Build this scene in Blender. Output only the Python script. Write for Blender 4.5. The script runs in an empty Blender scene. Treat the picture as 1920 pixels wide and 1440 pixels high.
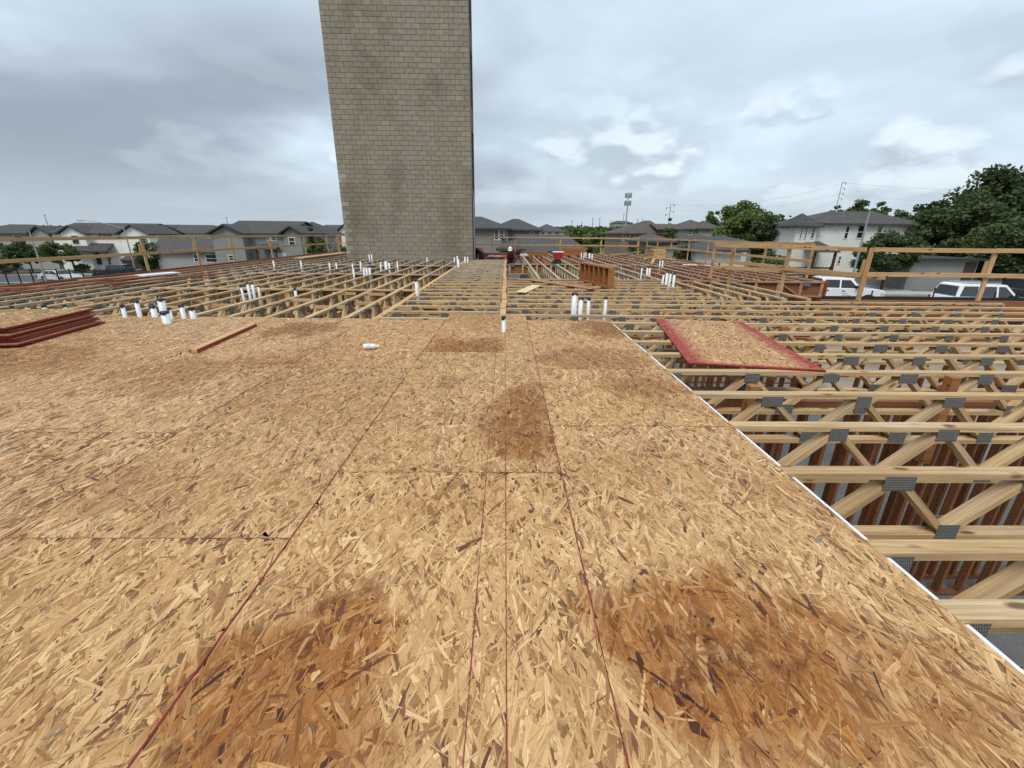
import bpy, bmesh, math, random
import numpy as np
from mathutils import Vector, Matrix
random.seed(7); rng = np.random.default_rng(7)
scene = bpy.context.scene
COL = scene.collection
R = math.radians

# ------------------------------------------------------------------ camera
F_PX, PITCH, YAW, ROLL, EYE = 800.0, R(19.42), R(0.88), R(0.62), 1.243
cd = bpy.data.cameras.new('camera'); cam = bpy.data.objects.new('camera', cd); COL.objects.link(cam)
cd.sensor_width = 36.0; cd.lens = 36.0 * F_PX / 1920.0; cd.clip_start = 0.05; cd.clip_end = 6000
fwd = Vector((math.sin(YAW) * math.cos(PITCH), math.cos(YAW) * math.cos(PITCH), -math.sin(PITCH)))
r0 = Vector((math.cos(YAW), -math.sin(YAW), 0)); u0 = r0.cross(fwd)
rgt = r0 * math.cos(ROLL) + u0 * math.sin(ROLL); upv = -r0 * math.sin(ROLL) + u0 * math.cos(ROLL)
cam.matrix_world = Matrix(((rgt.x, upv.x, -fwd.x, 0), (rgt.y, upv.y, -fwd.y, 0), (rgt.z, upv.z, -fwd.z, EYE), (0, 0, 0, 1)))
scene.camera = cam
C0 = Vector((0, 0, EYE))
def ray(x, y): return fwd + rgt * ((x - 960) / F_PX) - upv * ((y - 720) / F_PX)
def onz(x, y, z=0.0):
    v = ray(x, y); return C0 + v * ((z - EYE) / v.z)
def atY(x, y, Y):
    v = ray(x, y); return C0 + v * (Y / v.y)
def depth(p): return (Vector(p) - C0).dot(fwd)

# ------------------------------------------------------------------ sky, sun, exposure
SUN_EL, SUN_AZ = 58.0, 205.0          # azimuth: direction the light comes from, clockwise from +Y
CUM_OFF = 0.9
SKY_OFF = (11.5, 3.3, 2.5)
world = bpy.data.worlds.new('World'); scene.world = world; world.use_nodes = True
def build_world():
    nt = world.node_tree; N = nt.nodes; L = nt.links; N.clear()
    def nd(t, **k):
        n = N.new(t)
        for a, b in k.items(): setattr(n, a, b)
        return n
    def math_(op, a, b=None, clamp=False):
        n = nd('ShaderNodeMath', operation=op, use_clamp=clamp)
        for i, v in enumerate((a, b)):
            if v is None: continue
            if isinstance(v, (int, float)): n.inputs[i].default_value = v
            else: L.new(v, n.inputs[i])
        return n.outputs[0]
    def ramp(v, a, b, c=0.0, d=1.0, smooth=True):
        n = nd('ShaderNodeMapRange', interpolation_type='SMOOTHSTEP' if smooth else 'LINEAR')
        L.new(v, n.inputs[0]); n.inputs[1].default_value = a; n.inputs[2].default_value = b
        n.inputs[3].default_value = c; n.inputs[4].default_value = d
        return n.outputs[0]
    def mix(f, a, b):
        n = nd('ShaderNodeMix', data_type='RGBA')
        for s, v in ((n.inputs[0], f), (n.inputs[6], a), (n.inputs[7], b)):
            if isinstance(v, tuple): s.default_value = v + (1,)
            elif isinstance(v, (int, float)): s.default_value = v
            else: L.new(v, s)
        return n.outputs[2]
    tc = nd('ShaderNodeTexCoord'); sep = nd('ShaderNodeSeparateXYZ'); L.new(tc.outputs['Generated'], sep.inputs[0])
    x, y, z = sep.outputs
    zz = math_('ADD', math_('MAXIMUM', z, 0.0), 0.16)
    cx = math_('DIVIDE', x, zz); cy = math_('DIVIDE', y, zz)
    def noise(scale, detail, rough, off=(0, 0, 0), sx=1.0, sy=1.0, dist=0.0):
        c = nd('ShaderNodeCombineXYZ'); L.new(cx, c.inputs[0]); L.new(cy, c.inputs[1])
        m = nd('ShaderNodeMapping'); L.new(c.outputs[0], m.inputs[0]); m.inputs['Location'].default_value = off; m.inputs['Scale'].default_value = (sx, sy, 1)
        n = nd('ShaderNodeTexNoise'); L.new(m.outputs[0], n.inputs['Vector'])
        n.inputs['Scale'].default_value = scale; n.inputs['Detail'].default_value = detail; n.inputs['Roughness'].default_value = rough; n.inputs['Distortion'].default_value = dist
        return n.outputs[0]
    sky = nd('ShaderNodeTexSky', sky_type='NISHITA', sun_disc=False)
    sky.sun_elevation = R(SUN_EL); sky.sun_rotation = R(SUN_AZ); sky.air_density = 1.4; sky.dust_density = 2.0
    sk = nd('ShaderNodeVectorMath', operation='SCALE'); L.new(sky.outputs[0], sk.inputs[0]); sk.inputs['Scale'].default_value = 0.10
    # pale veil over the blue, heavy grey banks, then heaped cumulus low over the horizon
    veil = ramp(noise(0.8, 5, 0.55, (3.1, 1.7, 0), 1, 1, 0.4), 0.35, 0.68)
    col = mix(0.90, sk.outputs[0], mix(veil, (0.385, 0.47, 0.545), (0.50, 0.605, 0.69)))
    bank = noise(0.42, 6, 0.45, SKY_OFF, 0.9, 1.0, 0.35)
    fine = noise(1.5, 6, 0.48, (5.0, 2.0, 1.0), 0.9, 1.1, 0.4)
    bank2 = math_('ADD', math_('ADD', bank, math_('MULTIPLY', math_('SUBTRACT', fine, 0.5), 0.22)), math_('MULTIPLY', x, -0.15))
    col = mix(ramp(bank2, 0.40, 0.58, 0.0, 0.85), col, mix(ramp(fine, 0.35, 0.66), (0.295, 0.355, 0.415), (0.44, 0.52, 0.59)))
    core = ramp(bank2, 0.53, 0.68, 0.0, 0.9)
    col = mix(core, col, (0.21, 0.255, 0.305))
    def cum(dz):
        d = nd('ShaderNodeCombineXYZ'); L.new(x, d.inputs[0]); L.new(y, d.inputs[1]); L.new(math_('MULTIPLY', math_('ADD', z, dz), 1.9), d.inputs[2])
        n = nd('ShaderNodeTexNoise'); L.new(d.outputs[0], n.inputs['Vector']); n.inputs['Scale'].default_value = 5.6; n.inputs['Detail'].default_value = 8; n.inputs['Roughness'].default_value = 0.45
        return n.outputs[0]
    c0, c1 = cum(CUM_OFF), cum(CUM_OFF + 0.03)
    band = math_('MULTIPLY', ramp(z, 0.02, 0.08), ramp(z, 0.36, 0.12))
    m = math_('MULTIPLY', ramp(c0, 0.465, 0.57), band)
    top = ramp(math_('SUBTRACT', c0, c1), -0.02, 0.09)
    col = mix(math_('MULTIPLY', math_('MULTIPLY', m, ramp(bank2, 0.56, 0.40, 0.25, 1.0)), 0.66), col, mix(top, (0.30, 0.36, 0.41), (0.60, 0.67, 0.72)))
    hz = ramp(z, 0.15, 0.0)
    col = mix(math_('MULTIPLY', hz, 0.75), col, (0.35, 0.41, 0.455))
    col = mix(ramp(z, 0.0, -0.02), col, (0.2, 0.21, 0.21))
    bg = nd('ShaderNodeBackground'); L.new(col, bg.inputs[0]); bg.inputs[1].default_value = 1.0
    out = nd('ShaderNodeOutputWorld'); L.new(bg.outputs[0], out.inputs[0])
build_world()
sd = bpy.data.lights.new('sun', 'SUN'); sd.energy = 1.5; sd.angle = R(24); sd.color = (1.0, 0.955, 0.89)
sun = bpy.data.objects.new('sun', sd); COL.objects.link(sun)
sun.rotation_euler = (R(90 - SUN_EL), 0, R(180 - SUN_AZ)); sun.location = (0, 0, 40)
vs = scene.view_settings; vs.view_transform = 'Standard'; vs.look = 'None'; vs.exposure = 0.66; vs.gamma = 1.0; vs.use_curve_mapping = False
scene.cycles.use_denoising = False
scene.cycles.max_bounces = 6; scene.cycles.diffuse_bounces = 3; scene.cycles.glossy_bounces = 2; scene.cycles.transmission_bounces = 4

# ------------------------------------------------------------------ materials
MATS = {}
def new_mat(name):
    m = bpy.data.materials.new(name); m.use_nodes = True; MATS[name] = m
    nt = m.node_tree; return m, nt.nodes, nt.links, nt.nodes['Principled BSDF']
def _mix(N, L, f, a, b, mode='MIX'):
    n = N.new('ShaderNodeMix'); n.data_type = 'RGBA'; n.blend_type = mode
    for s, v in ((n.inputs[0], f), (n.inputs[6], a), (n.inputs[7], b)):
        if isinstance(v, tuple): s.default_value = v + (1,) if len(v) == 3 else v
        elif isinstance(v, (int, float)): s.default_value = v
        else: L.new(v, s)
    return n.outputs[2]
def _rng(N, L, v, a, b, c=0.0, d=1.0):
    n = N.new('ShaderNodeMapRange'); L.new(v, n.inputs[0])
    for i, k in enumerate((a, b, c, d)): n.inputs[i + 1].default_value = k
    return n.outputs[0]
def _noise(N, L, vec, scale, detail=4, rough=0.55, mscale=None, rot=None, off=None):
    if mscale or rot or off is not None:
        m = N.new('ShaderNodeMapping'); L.new(vec, m.inputs[0])
        if mscale: m.inputs['Scale'].default_value = mscale
        if off is not None: L.new(off, m.inputs['Location'])
        vec = m.outputs[0]
    n = N.new('ShaderNodeTexNoise'); L.new(vec, n.inputs['Vector']); n.inputs['Scale'].default_value = scale
    n.inputs['Detail'].default_value = detail; n.inputs['Roughness'].default_value = rough
    return n.outputs[0]
def _bump(N, L, bsdf, h, strength, dist):
    b = N.new('ShaderNodeBump'); L.new(h, b.inputs['Height']); b.inputs['Strength'].default_value = strength; b.inputs['Distance'].default_value = dist
    L.new(b.outputs[0], bsdf.inputs['Normal'])
def simple(name, col, rough=0.7, var=0.15, scale=3.0, metal=0.0, bump=0.0, obj_var=0.0, spec=0.5, coat=0.0):
    m, N, L, b = new_mat(name); tc = N.new('ShaderNodeTexCoord')
    n = _noise(N, L, tc.outputs['Object'], scale, 5, 0.6)
    dark = tuple(c * (1 - var) for c in col); lite = tuple(min(1, c * (1 + var)) for c in col)
    c = _mix(N, L, _rng(N, L, n, 0.3, 0.7), dark, lite)
    if obj_var:
        oi = N.new('ShaderNodeObjectInfo'); c = _mix(N, L, _rng(N, L, oi.outputs['Random'], 0, 1, 0, obj_var), c, (0.02, 0.02, 0.02))
    L.new(c, b.inputs['Base Color']); b.inputs['Roughness'].default_value = rough; b.inputs['Metallic'].default_value = metal
    b.inputs['Specular IOR Level'].default_value = spec; b.inputs['Coat Weight'].default_value = coat; b.inputs['Coat Roughness'].default_value = 0.08
    if bump: _bump(N, L, b, n, bump, 0.02)
    return m
def wood(name, col_a, col_b, dark, grey=(0.36, 0.33, 0.28), grey_amt=0.35, knots=True):
    """lumber: long grain along local X, growth streaks, knots, some weathering, a tint per piece"""
    m, N, L, b = new_mat(name); tc = N.new('ShaderNodeTexCoord'); oi = N.new('ShaderNodeObjectInfo')
    at = N.new('ShaderNodeAttribute'); at.attribute_name = 'pc'
    rnd = N.new('ShaderNodeMath'); rnd.operation = 'ADD'; L.new(oi.outputs['Random'], rnd.inputs[0]); L.new(at.outputs['Fac'], rnd.inputs[1])
    fr = N.new('ShaderNodeMath'); fr.operation = 'FRACT'; L.new(rnd.outputs[0], fr.inputs[0])
    off = N.new('ShaderNodeVectorMath'); off.operation = 'SCALE'; off.inputs[0].default_value = (37.0, 11.0, 5.0); L.new(fr.outputs[0], off.inputs['Scale'])
    v = N.new('ShaderNodeVectorMath'); v.operation = 'ADD'; L.new(tc.outputs['Object'], v.inputs[0]); L.new(off.outputs[0], v.inputs[1])
    g = _noise(N, L, v.outputs[0], 1.0, 6, 0.62, (1.6, 55, 55))
    g2 = _noise(N, L, v.outputs[0], 1.0, 3, 0.5, (0.9, 13, 13))
    g3 = _noise(N, L, v.outputs[0], 1.0, 4, 0.6, (3.5, 190, 190))
    c = _mix(N, L, fr.outputs[0], col_a, col_b)
    c = _mix(N, L, _rng(N, L, g3, 0.46, 0.66, 0, 0.6), c, dark)
    c = _mix(N, L, _rng(N, L, g, 0.42, 0.68, 0, 0.85), c, dark)
    c = _mix(N, L, _rng(N, L, g2, 0.48, 0.72, 0, 0.5), c, dark)
    w = _noise(N, L, v.outputs[0], 1.3, 4, 0.6, (0.5, 4, 4))
    c = _mix(N, L, _rng(N, L, w, 0.5, 0.7, 0, grey_amt), c, grey)
    if knots:
        vo = N.new('ShaderNodeTexVoronoi'); mp = N.new('ShaderNodeMapping'); L.new(v.outputs[0], mp.inputs[0]); mp.inputs['Scale'].default_value = (3.2, 9, 9)
        L.new(mp.outputs[0], vo.inputs['Vector']); vo.inputs['Scale'].default_value = 1.0
        c = _mix(N, L, _rng(N, L, vo.outputs['Distance'], 0.20, 0.10, 0, 0.85), c, (0.10, 0.045, 0.018))
    L.new(c, b.inputs['Base Color']); b.inputs['Roughness'].default_value = 0.75; b.inputs['Specular IOR Level'].default_value = 0.25
    _bump(N, L, b, g, 0.25, 0.003)
    return m
wood('pine', (0.72, 0.53, 0.29), (0.59, 0.405, 0.205), (0.33, 0.185, 0.078), (0.48, 0.41, 0.32), 0.4)
wood('pine_grey', (0.62, 0.50, 0.34), (0.52, 0.40, 0.25), (0.25, 0.16, 0.085), (0.36, 0.33, 0.30), 0.65)
wood('pine_new', (0.66, 0.455, 0.24), (0.55, 0.36, 0.175), (0.38, 0.21, 0.085), (0.5, 0.4, 0.28), 0.1)
wood('pine_red', (0.40, 0.155, 0.06), (0.33, 0.115, 0.045), (0.18, 0.055, 0.025), (0.32, 0.22, 0.15), 0.25)
wood('pine_pink', (0.58, 0.33, 0.20), (0.46, 0.22, 0.12), (0.28, 0.12, 0.06), (0.46, 0.38, 0.32), 0.4)
wood('stud_red', (0.36, 0.155, 0.065), (0.28, 0.115, 0.048), (0.14, 0.055, 0.026), (0.2, 0.14, 0.1), 0.3)
wood('orange_board', (0.46, 0.20, 0.07), (0.37, 0.145, 0.05), (0.22, 0.085, 0.03), (0.4, 0.25, 0.15), 0.15)

def mat_plate():
    m, N, L, b = new_mat('plate'); tc = N.new('ShaderNodeTexCoord')
    mp = N.new('ShaderNodeMapping'); L.new(tc.outputs['Object'], mp.inputs[0]); mp.inputs['Scale'].default_value = (1, 1, 1)
    br = N.new('ShaderNodeTexBrick'); cx = N.new('ShaderNodeCombineXYZ'); sp = N.new('ShaderNodeSeparateXYZ'); L.new(mp.outputs[0], sp.inputs[0])
    L.new(sp.outputs[0], cx.inputs[0]); L.new(sp.outputs[2], cx.inputs[1]); L.new(cx.outputs[0], br.inputs['Vector'])
    br.inputs['Scale'].default_value = 1.0; br.inputs['Brick Width'].default_value = 0.010; br.inputs['Row Height'].default_value = 0.016; br.inputs['Mortar Size'].default_value = 0.0026; br.inputs['Mortar Smooth'].default_value = 0.3
    n = _noise(N, L, tc.outputs['Object'], 30, 3)
    base = _mix(N, L, n, (0.17, 0.17, 0.165), (0.29, 0.29, 0.28))
    c = _mix(N, L, br.outputs['Fac'], (0.085, 0.083, 0.078), base)
    L.new(c, b.inputs['Base Color']); b.inputs['Metallic'].default_value = 0.35; b.inputs['Roughness'].default_value = 0.5
    _bump(N, L, b, br.outputs['Fac'], 0.6, 0.003)
mat_plate()

def mat_osb():
    m, N, L, b = new_mat('osb')
    at = N.new('ShaderNodeAttribute'); at.attribute_name = 'tone'
    st = N.new('ShaderNodeAttribute'); st.attribute_name = 'stain'          # r: tannin stain, g: grey mould, b: red edge paint
    sp = N.new('ShaderNodeSeparateColor'); L.new(st.outputs['Color'], sp.inputs[0])
    gv = N.new('ShaderNodeAttribute'); gv.attribute_name = 'grain'
    g = _noise(N, L, gv.outputs['Vector'], 1.0, 4, 0.6, (7, 330, 1))
    g2 = _noise(N, L, gv.outputs['Vector'], 1.0, 3, 0.6, (20, 70, 1))
    c = _mix(N, L, _rng(N, L, g, 0.36, 0.70, 0, 1.0), at.outputs['Color'], (0.62, 0.50, 0.38), 'MULTIPLY')
    c = _mix(N, L, _rng(N, L, g2, 0.5, 0.8, 0, 0.4), c, (0.62, 0.45, 0.30), 'MULTIPLY')
    tc = N.new('ShaderNodeTexCoord')
    sn = _noise(N, L, tc.outputs['Object'], 16, 5, 0.65)
    f = N.new('ShaderNodeMath'); f.operation = 'MULTIPLY'; f.use_clamp = True; L.new(sp.outputs[0], f.inputs[0]); L.new(_rng(N, L, sn, 0.25, 0.65, 0.75, 1.25), f.inputs[1])
    c = _mix(N, L, f.outputs[0], c, (0.54, 0.345, 0.16), 'MULTIPLY')
    f2 = N.new('ShaderNodeMath'); f2.operation = 'MULTIPLY'; f2.use_clamp = True; L.new(sp.outputs[1], f2.inputs[0]); L.new(_rng(N, L, sn, 0.4, 0.65, 0.1, 1.2), f2.inputs[1])
    c = _mix(N, L, f2.outputs[0], c, (0.42, 0.34, 0.29), 'MULTIPLY')
    f3 = N.new('ShaderNodeMath'); f3.operation = 'MULTIPLY'; f3.use_clamp = True; L.new(sp.outputs[2], f3.inputs[0]); L.new(_rng(N, L, sn, 0.3, 0.55, 0.5, 1.1), f3.inputs[1])
    c = _mix(N, L, f3.outputs[0], c, (0.34, 0.045, 0.032))
    # small dirt specks
    vo = N.new('ShaderNodeTexVoronoi'); L.new(tc.outputs['Object'], vo.inputs['Vector']); vo.inputs['Scale'].default_value = 9.0
    c = _mix(N, L, _rng(N, L, vo.outputs['Distance'], 0.045, 0.02, 0, 0.8), c, (0.03, 0.022, 0.018))
    L.new(c, b.inputs['Base Color']); b.inputs['Roughness'].default_value = 0.62; b.inputs['Specular IOR Level'].default_value = 0.3
    _bump(N, L, b, g, 0.35, 0.0012)
mat_osb()
simple('osb_edge', (0.25, 0.020, 0.017), 0.7, 0.3, 14)
simple('chalk', (0.22, 0.022, 0.028), 0.9, 0.4, 25)
simple('pvc', (0.70, 0.71, 0.72), 0.35, 0.05, 6)
simple('tape', (0.018, 0.018, 0.02), 0.5, 0.2, 20)
simple('white_strip', (0.80, 0.81, 0.82), 0.5, 0.06, 4)
simple('slab', (0.20, 0.195, 0.185), 0.85, 0.22, 0.8, bump=0.1)
simple('dirt', (0.27, 0.23, 0.18), 0.95, 0.3, 0.7, bump=0.4)
simple('gyp', (0.62, 0.64, 0.66), 0.8, 0.06, 2)
simple('asphalt', (0.13, 0.13, 0.13), 0.9, 0.25, 1.2)
simple('concrete', (0.40, 0.39, 0.36), 0.85, 0.15, 1.5)
simple('shingle', (0.070, 0.064, 0.062), 0.9, 0.3, 2.2, bump=0.3, obj_var=0.25)
simple('shingle_brown', (0.085, 0.068, 0.058), 0.9, 0.3, 2.2, bump=0.3)
simple('trim_dark', (0.035, 0.028, 0.025), 0.7, 0.15)
simple('trim_white', (0.68, 0.67, 0.64), 0.7, 0.06)
simple('garage_brown', (0.055, 0.028, 0.022), 0.6, 0.2)
simple('iron', (0.014, 0.014, 0.015), 0.5, 0.2)
simple('galv', (0.34, 0.36, 0.38), 0.5, 0.12, 5, metal=0.4)
simple('bark', (0.075, 0.055, 0.04), 0.95, 0.4, 6, bump=0.5)
simple('car_white', (0.80, 0.81, 0.82), 0.25, 0.02, 2, coat=0.6)
simple('car_black', (0.016, 0.017, 0.02), 0.25, 0.1, 2, coat=0.6)
simple('car_navy', (0.016, 0.020, 0.045), 0.3, 0.1, 2, coat=0.6)
simple('rubber', (0.016, 0.016, 0.016), 0.85, 0.2, 8)
simple('rim', (0.45, 0.46, 0.47), 0.35, 0.1, 8, metal=0.7)
simple('black_plastic', (0.022, 0.022, 0.024), 0.6, 0.15, 8)
simple('lamp_red', (0.28, 0.012, 0.014), 0.2, 0.1, 8, coat=0.5)
simple('lamp_clear', (0.55, 0.57, 0.58), 0.15, 0.1, 8, coat=0.5)
simple('decal', (0.20, 0.22, 0.26), 0.6, 0.1)
simple('cooler_red', (0.42, 0.018, 0.022), 0.4, 0.08, 4)
simple('cloth_dark', (0.020, 0.020, 0.024), 0.95, 0.3, 9)
simple('cloth_maroon', (0.13, 0.022, 0.022), 0.95, 0.3, 9)
simple('cloth_orange', (0.55, 0.07, 0.025), 0.9, 0.2, 9)
simple('skin', (0.36, 0.20, 0.13), 0.6, 0.12, 9)
simple('helmet', (0.78, 0.78, 0.76), 0.3, 0.04, 9)
simple('hair', (0.02, 0.015, 0.012), 0.8, 0.2, 20)
simple('bottle_clear', (0.72, 0.77, 0.80), 0.15, 0.05, 9, coat=0.5)
simple('yellow_ply', (0.66, 0.56, 0.30), 0.7, 0.12, 12)
simple('mesh_black', (0.012, 0.013, 0.013), 0.9, 0.3, 8)
simple('glass_dark', (0.022, 0.026, 0.03), 0.08, 0.2, 1.0, spec=0.8)
simple('blue_wrap', (0.10, 0.12, 0.20), 0.7, 0.2, 8)
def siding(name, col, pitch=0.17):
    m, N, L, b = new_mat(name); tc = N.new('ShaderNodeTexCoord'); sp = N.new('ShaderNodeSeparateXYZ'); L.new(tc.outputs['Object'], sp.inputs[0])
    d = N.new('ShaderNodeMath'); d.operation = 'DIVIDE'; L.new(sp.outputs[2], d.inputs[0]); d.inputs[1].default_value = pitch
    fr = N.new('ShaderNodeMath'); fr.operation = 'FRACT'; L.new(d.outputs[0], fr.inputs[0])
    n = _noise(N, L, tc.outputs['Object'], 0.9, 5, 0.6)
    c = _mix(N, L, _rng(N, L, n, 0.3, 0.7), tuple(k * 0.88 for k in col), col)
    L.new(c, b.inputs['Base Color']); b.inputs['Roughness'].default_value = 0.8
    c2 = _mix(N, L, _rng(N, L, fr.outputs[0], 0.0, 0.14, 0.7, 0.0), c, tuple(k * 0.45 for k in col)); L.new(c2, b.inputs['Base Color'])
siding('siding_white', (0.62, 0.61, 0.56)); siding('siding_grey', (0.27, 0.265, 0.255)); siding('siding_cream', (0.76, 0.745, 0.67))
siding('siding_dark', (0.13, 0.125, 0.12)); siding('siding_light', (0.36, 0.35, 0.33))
simple('stucco_white', (0.80, 0.78, 0.72), 0.9, 0.08, 1.5); simple('brick_tan', (0.22, 0.165, 0.12), 0.9, 0.25, 6)
def mat_block():
    m, N, L, b = new_mat('block'); at = N.new('ShaderNodeAttribute'); at.attribute_name = 'tone'
    tc = N.new('ShaderNodeTexCoord'); ge = N.new('ShaderNodeNewGeometry')
    n = _noise(N, L, ge.outputs['Position'], 9, 6, 0.7); n2 = _noise(N, L, ge.outputs['Position'], 0.55, 5, 0.6, (1, 1, 0.6)); n3 = _noise(N, L, ge.outputs['Position'], 60, 3, 0.6)
    c = _mix(N, L, _rng(N, L, n, 0.35, 0.7, 0, 0.5), at.outputs['Color'], (0.16, 0.135, 0.10))
    c = _mix(N, L, _rng(N, L, n2, 0.5, 0.72, 0, 0.55), c, (0.135, 0.105, 0.07))
    c = _mix(N, L, _rng(N, L, n3, 0.5, 0.8, 0, 0.35), c, (0.09, 0.075, 0.06))
    L.new(c, b.inputs['Base Color']); b.inputs['Roughness'].default_value = 0.95; b.inputs['Specular IOR Level'].default_value = 0.15
    _bump(N, L, b, n3, 0.5, 0.01)
mat_block()
simple('mortar', (0.135, 0.112, 0.085), 0.95, 0.25, 6)
def mat_leaf(name, a, bcol):
    m, N, L, b = new_mat(name); at = N.new('ShaderNodeAttribute'); at.attribute_name = 'pc'
    c = _mix(N, L, at.outputs['Fac'], a, bcol); L.new(c, b.inputs['Base Color'])
    b.inputs['Roughness'].default_value = 0.6; b.inputs['Specular IOR Level'].default_value = 0.25
    t = N.new('ShaderNodeBsdfTranslucent'); L.new(c, t.inputs[0]); ms = N.new('ShaderNodeMixShader'); ms.inputs[0].default_value = 0.25
    L.new(b.outputs[0], ms.inputs[1]); L.new(t.outputs[0], ms.inputs[2]); L.new(ms.outputs[0], N['Material Output'].inputs['Surface'])
mat_leaf('leaf_dark', (0.045, 0.072, 0.026), (0.112, 0.155, 0.055)); mat_leaf('leaf_mid', (0.06, 0.095, 0.027), (0.13, 0.18, 0.055)); mat_leaf('leaf_light', (0.085, 0.13, 0.035), (0.175, 0.225, 0.065))
def mat_ground():
    m, N, L, b = new_mat('ground'); tc = N.new('ShaderNodeTexCoord')
    n = _noise(N, L, tc.outputs['Object'], 0.09, 6, 0.6); n2 = _noise(N, L, tc.outputs['Object'], 1.6, 5, 0.7)
    c = _mix(N, L, _rng(N, L, n2, 0.3, 0.7), (0.045, 0.065, 0.022), (0.09, 0.105, 0.045))
    c = _mix(N, L, _rng(N, L, n, 0.48, 0.62, 0, 0.8), c, (0.17, 0.14, 0.10))
    L.new(c, b.inputs['Base Color']); b.inputs['Roughness'].default_value = 0.95; _bump(N, L, b, n2, 0.5, 0.1)
mat_ground()

# ------------------------------------------------------------------ mesh helpers
class MB:
    def __init__(s): s.v = []; s.f = []; s.pc = []
    def poly(s, pts, faces, pc=None):
        o = len(s.v); s.v += [tuple(p) for p in pts]; s.f += [tuple(o + i for i in f) for f in faces]
        k = random.random() if pc is None else pc; s.pc += [k] * len(faces); return s
    def box(s, x0, x1, y0, y1, z0, z1, M=None, pc=None):
        P = [Vector((x, y, z)) for x in (x0, x1) for y in (y0, y1) for z in (z0, z1)]
        if M: P = [M @ p for p in P]
        return s.poly(P, [(0, 1, 3, 2), (4, 6, 7, 5), (0, 4, 5, 1), (2, 3, 7, 6), (0, 2, 6, 4), (1, 5, 7, 3)], pc)
    def bar(s, a, b, w, t, up=(0, 0, 1), pc=None):
        """box from a to b, w across, t along up"""
        a, b = Vector(a), Vector(b); d = b - a; l = d.length; d = d / l; u = Vector(up); sd_ = d.cross(u).normalized(); u = sd_.cross(d)
        M = Matrix(((d.x, sd_.x, u.x, a.x), (d.y, sd_.y, u.y, a.y), (d.z, sd_.z, u.z, a.z), (0, 0, 0, 1)))
        return s.box(0, l, -w / 2, w / 2, -t / 2, t / 2, M, pc)
    def tube(s, a, b, r1, r2=None, n=10, cap=True):
        a, b = Vector(a), Vector(b); r2 = r1 if r2 is None else r2; d = (b - a).normalized()
        u = d.orthogonal().normalized(); w = d.cross(u)
        P = []
        for i in range(n):
            t = 2 * math.pi * i / n; e = u * math.cos(t) + w * math.sin(t); P += [a + e * r1, b + e * r2]
        F = [(2 * i, 2 * ((i + 1) % n), 2 * ((i + 1) % n) + 1, 2 * i + 1) for i in range(n)]
        if cap: F += [tuple(2 * i for i in range(n))[::-1], tuple(2 * i + 1 for i in range(n))]
        return s.poly(P, F)
    def extrude(s, prof, y0, y1):
        """profile of (x, z) points extruded along y"""
        n = len(prof); P = [(x, y0, z) for x, z in prof] + [(x, y1, z) for x, z in prof]
        return s.poly(P, [tuple(range(n)), tuple(range(2 * n - 1, n - 1, -1))] + [(i, i + n, (i + 1) % n + n, (i + 1) % n) for i in range(n)])
    def mesh(s, name, mat, smooth=False, bevel=0.0):
        me = bpy.data.meshes.new(name); me.from_pydata(s.v, [], s.f)
        if mat: me.materials.append(MATS[mat])
        bm = bmesh.new(); bm.from_mesh(me)
        la = bm.faces.layers.float.new('pc')
        for f_, k in zip(bm.faces, s.pc): f_[la] = k
        if bevel:
            bmesh.ops.bevel(bm, geom=[e for e in bm.edges], offset=bevel, segments=2, affect='EDGES', profile=0.6)
        bmesh.ops.recalc_face_normals(bm, faces=bm.faces)
        for f_ in bm.faces: f_.smooth = smooth
        bm.to_mesh(me); bm.free(); return me
def link(name, data, parent=None, M=None):
    o = bpy.data.objects.new(name, data); COL.objects.link(o)
    if parent: o.parent = parent
    if M is not None: o.matrix_local = M
    return o
def obj(name, mb, mat, parent=None, M=None, smooth=False, bevel=0.0):
    return link(name, mb.mesh(name, mat, smooth, bevel), parent, M)
def tag(o, label=None, cat=None, group=None, kind=None):
    if label: o['label'] = label
    if cat: o['category'] = cat
    if group: o['group'] = group
    if kind: o['kind'] = kind
    return o
def empty(name, loc=(0, 0, 0), rz=0.0):
    o = link(name, None); o.location = loc; o.rotation_euler = (0, 0, rz); o.empty_display_size = 0.2; return o
T = Matrix.Translation
def RZ(a): return Matrix.Rotation(a, 4, 'Z')
ORD = ('first second third fourth fifth sixth seventh eighth ninth tenth eleventh twelfth thirteenth fourteenth fifteenth sixteenth seventeenth eighteenth nineteenth '
       'twentieth twenty-first twenty-second twenty-third twenty-fourth twenty-fifth twenty-sixth twenty-seventh twenty-eighth twenty-ninth thirtieth thirty-first thirty-second').split()
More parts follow.
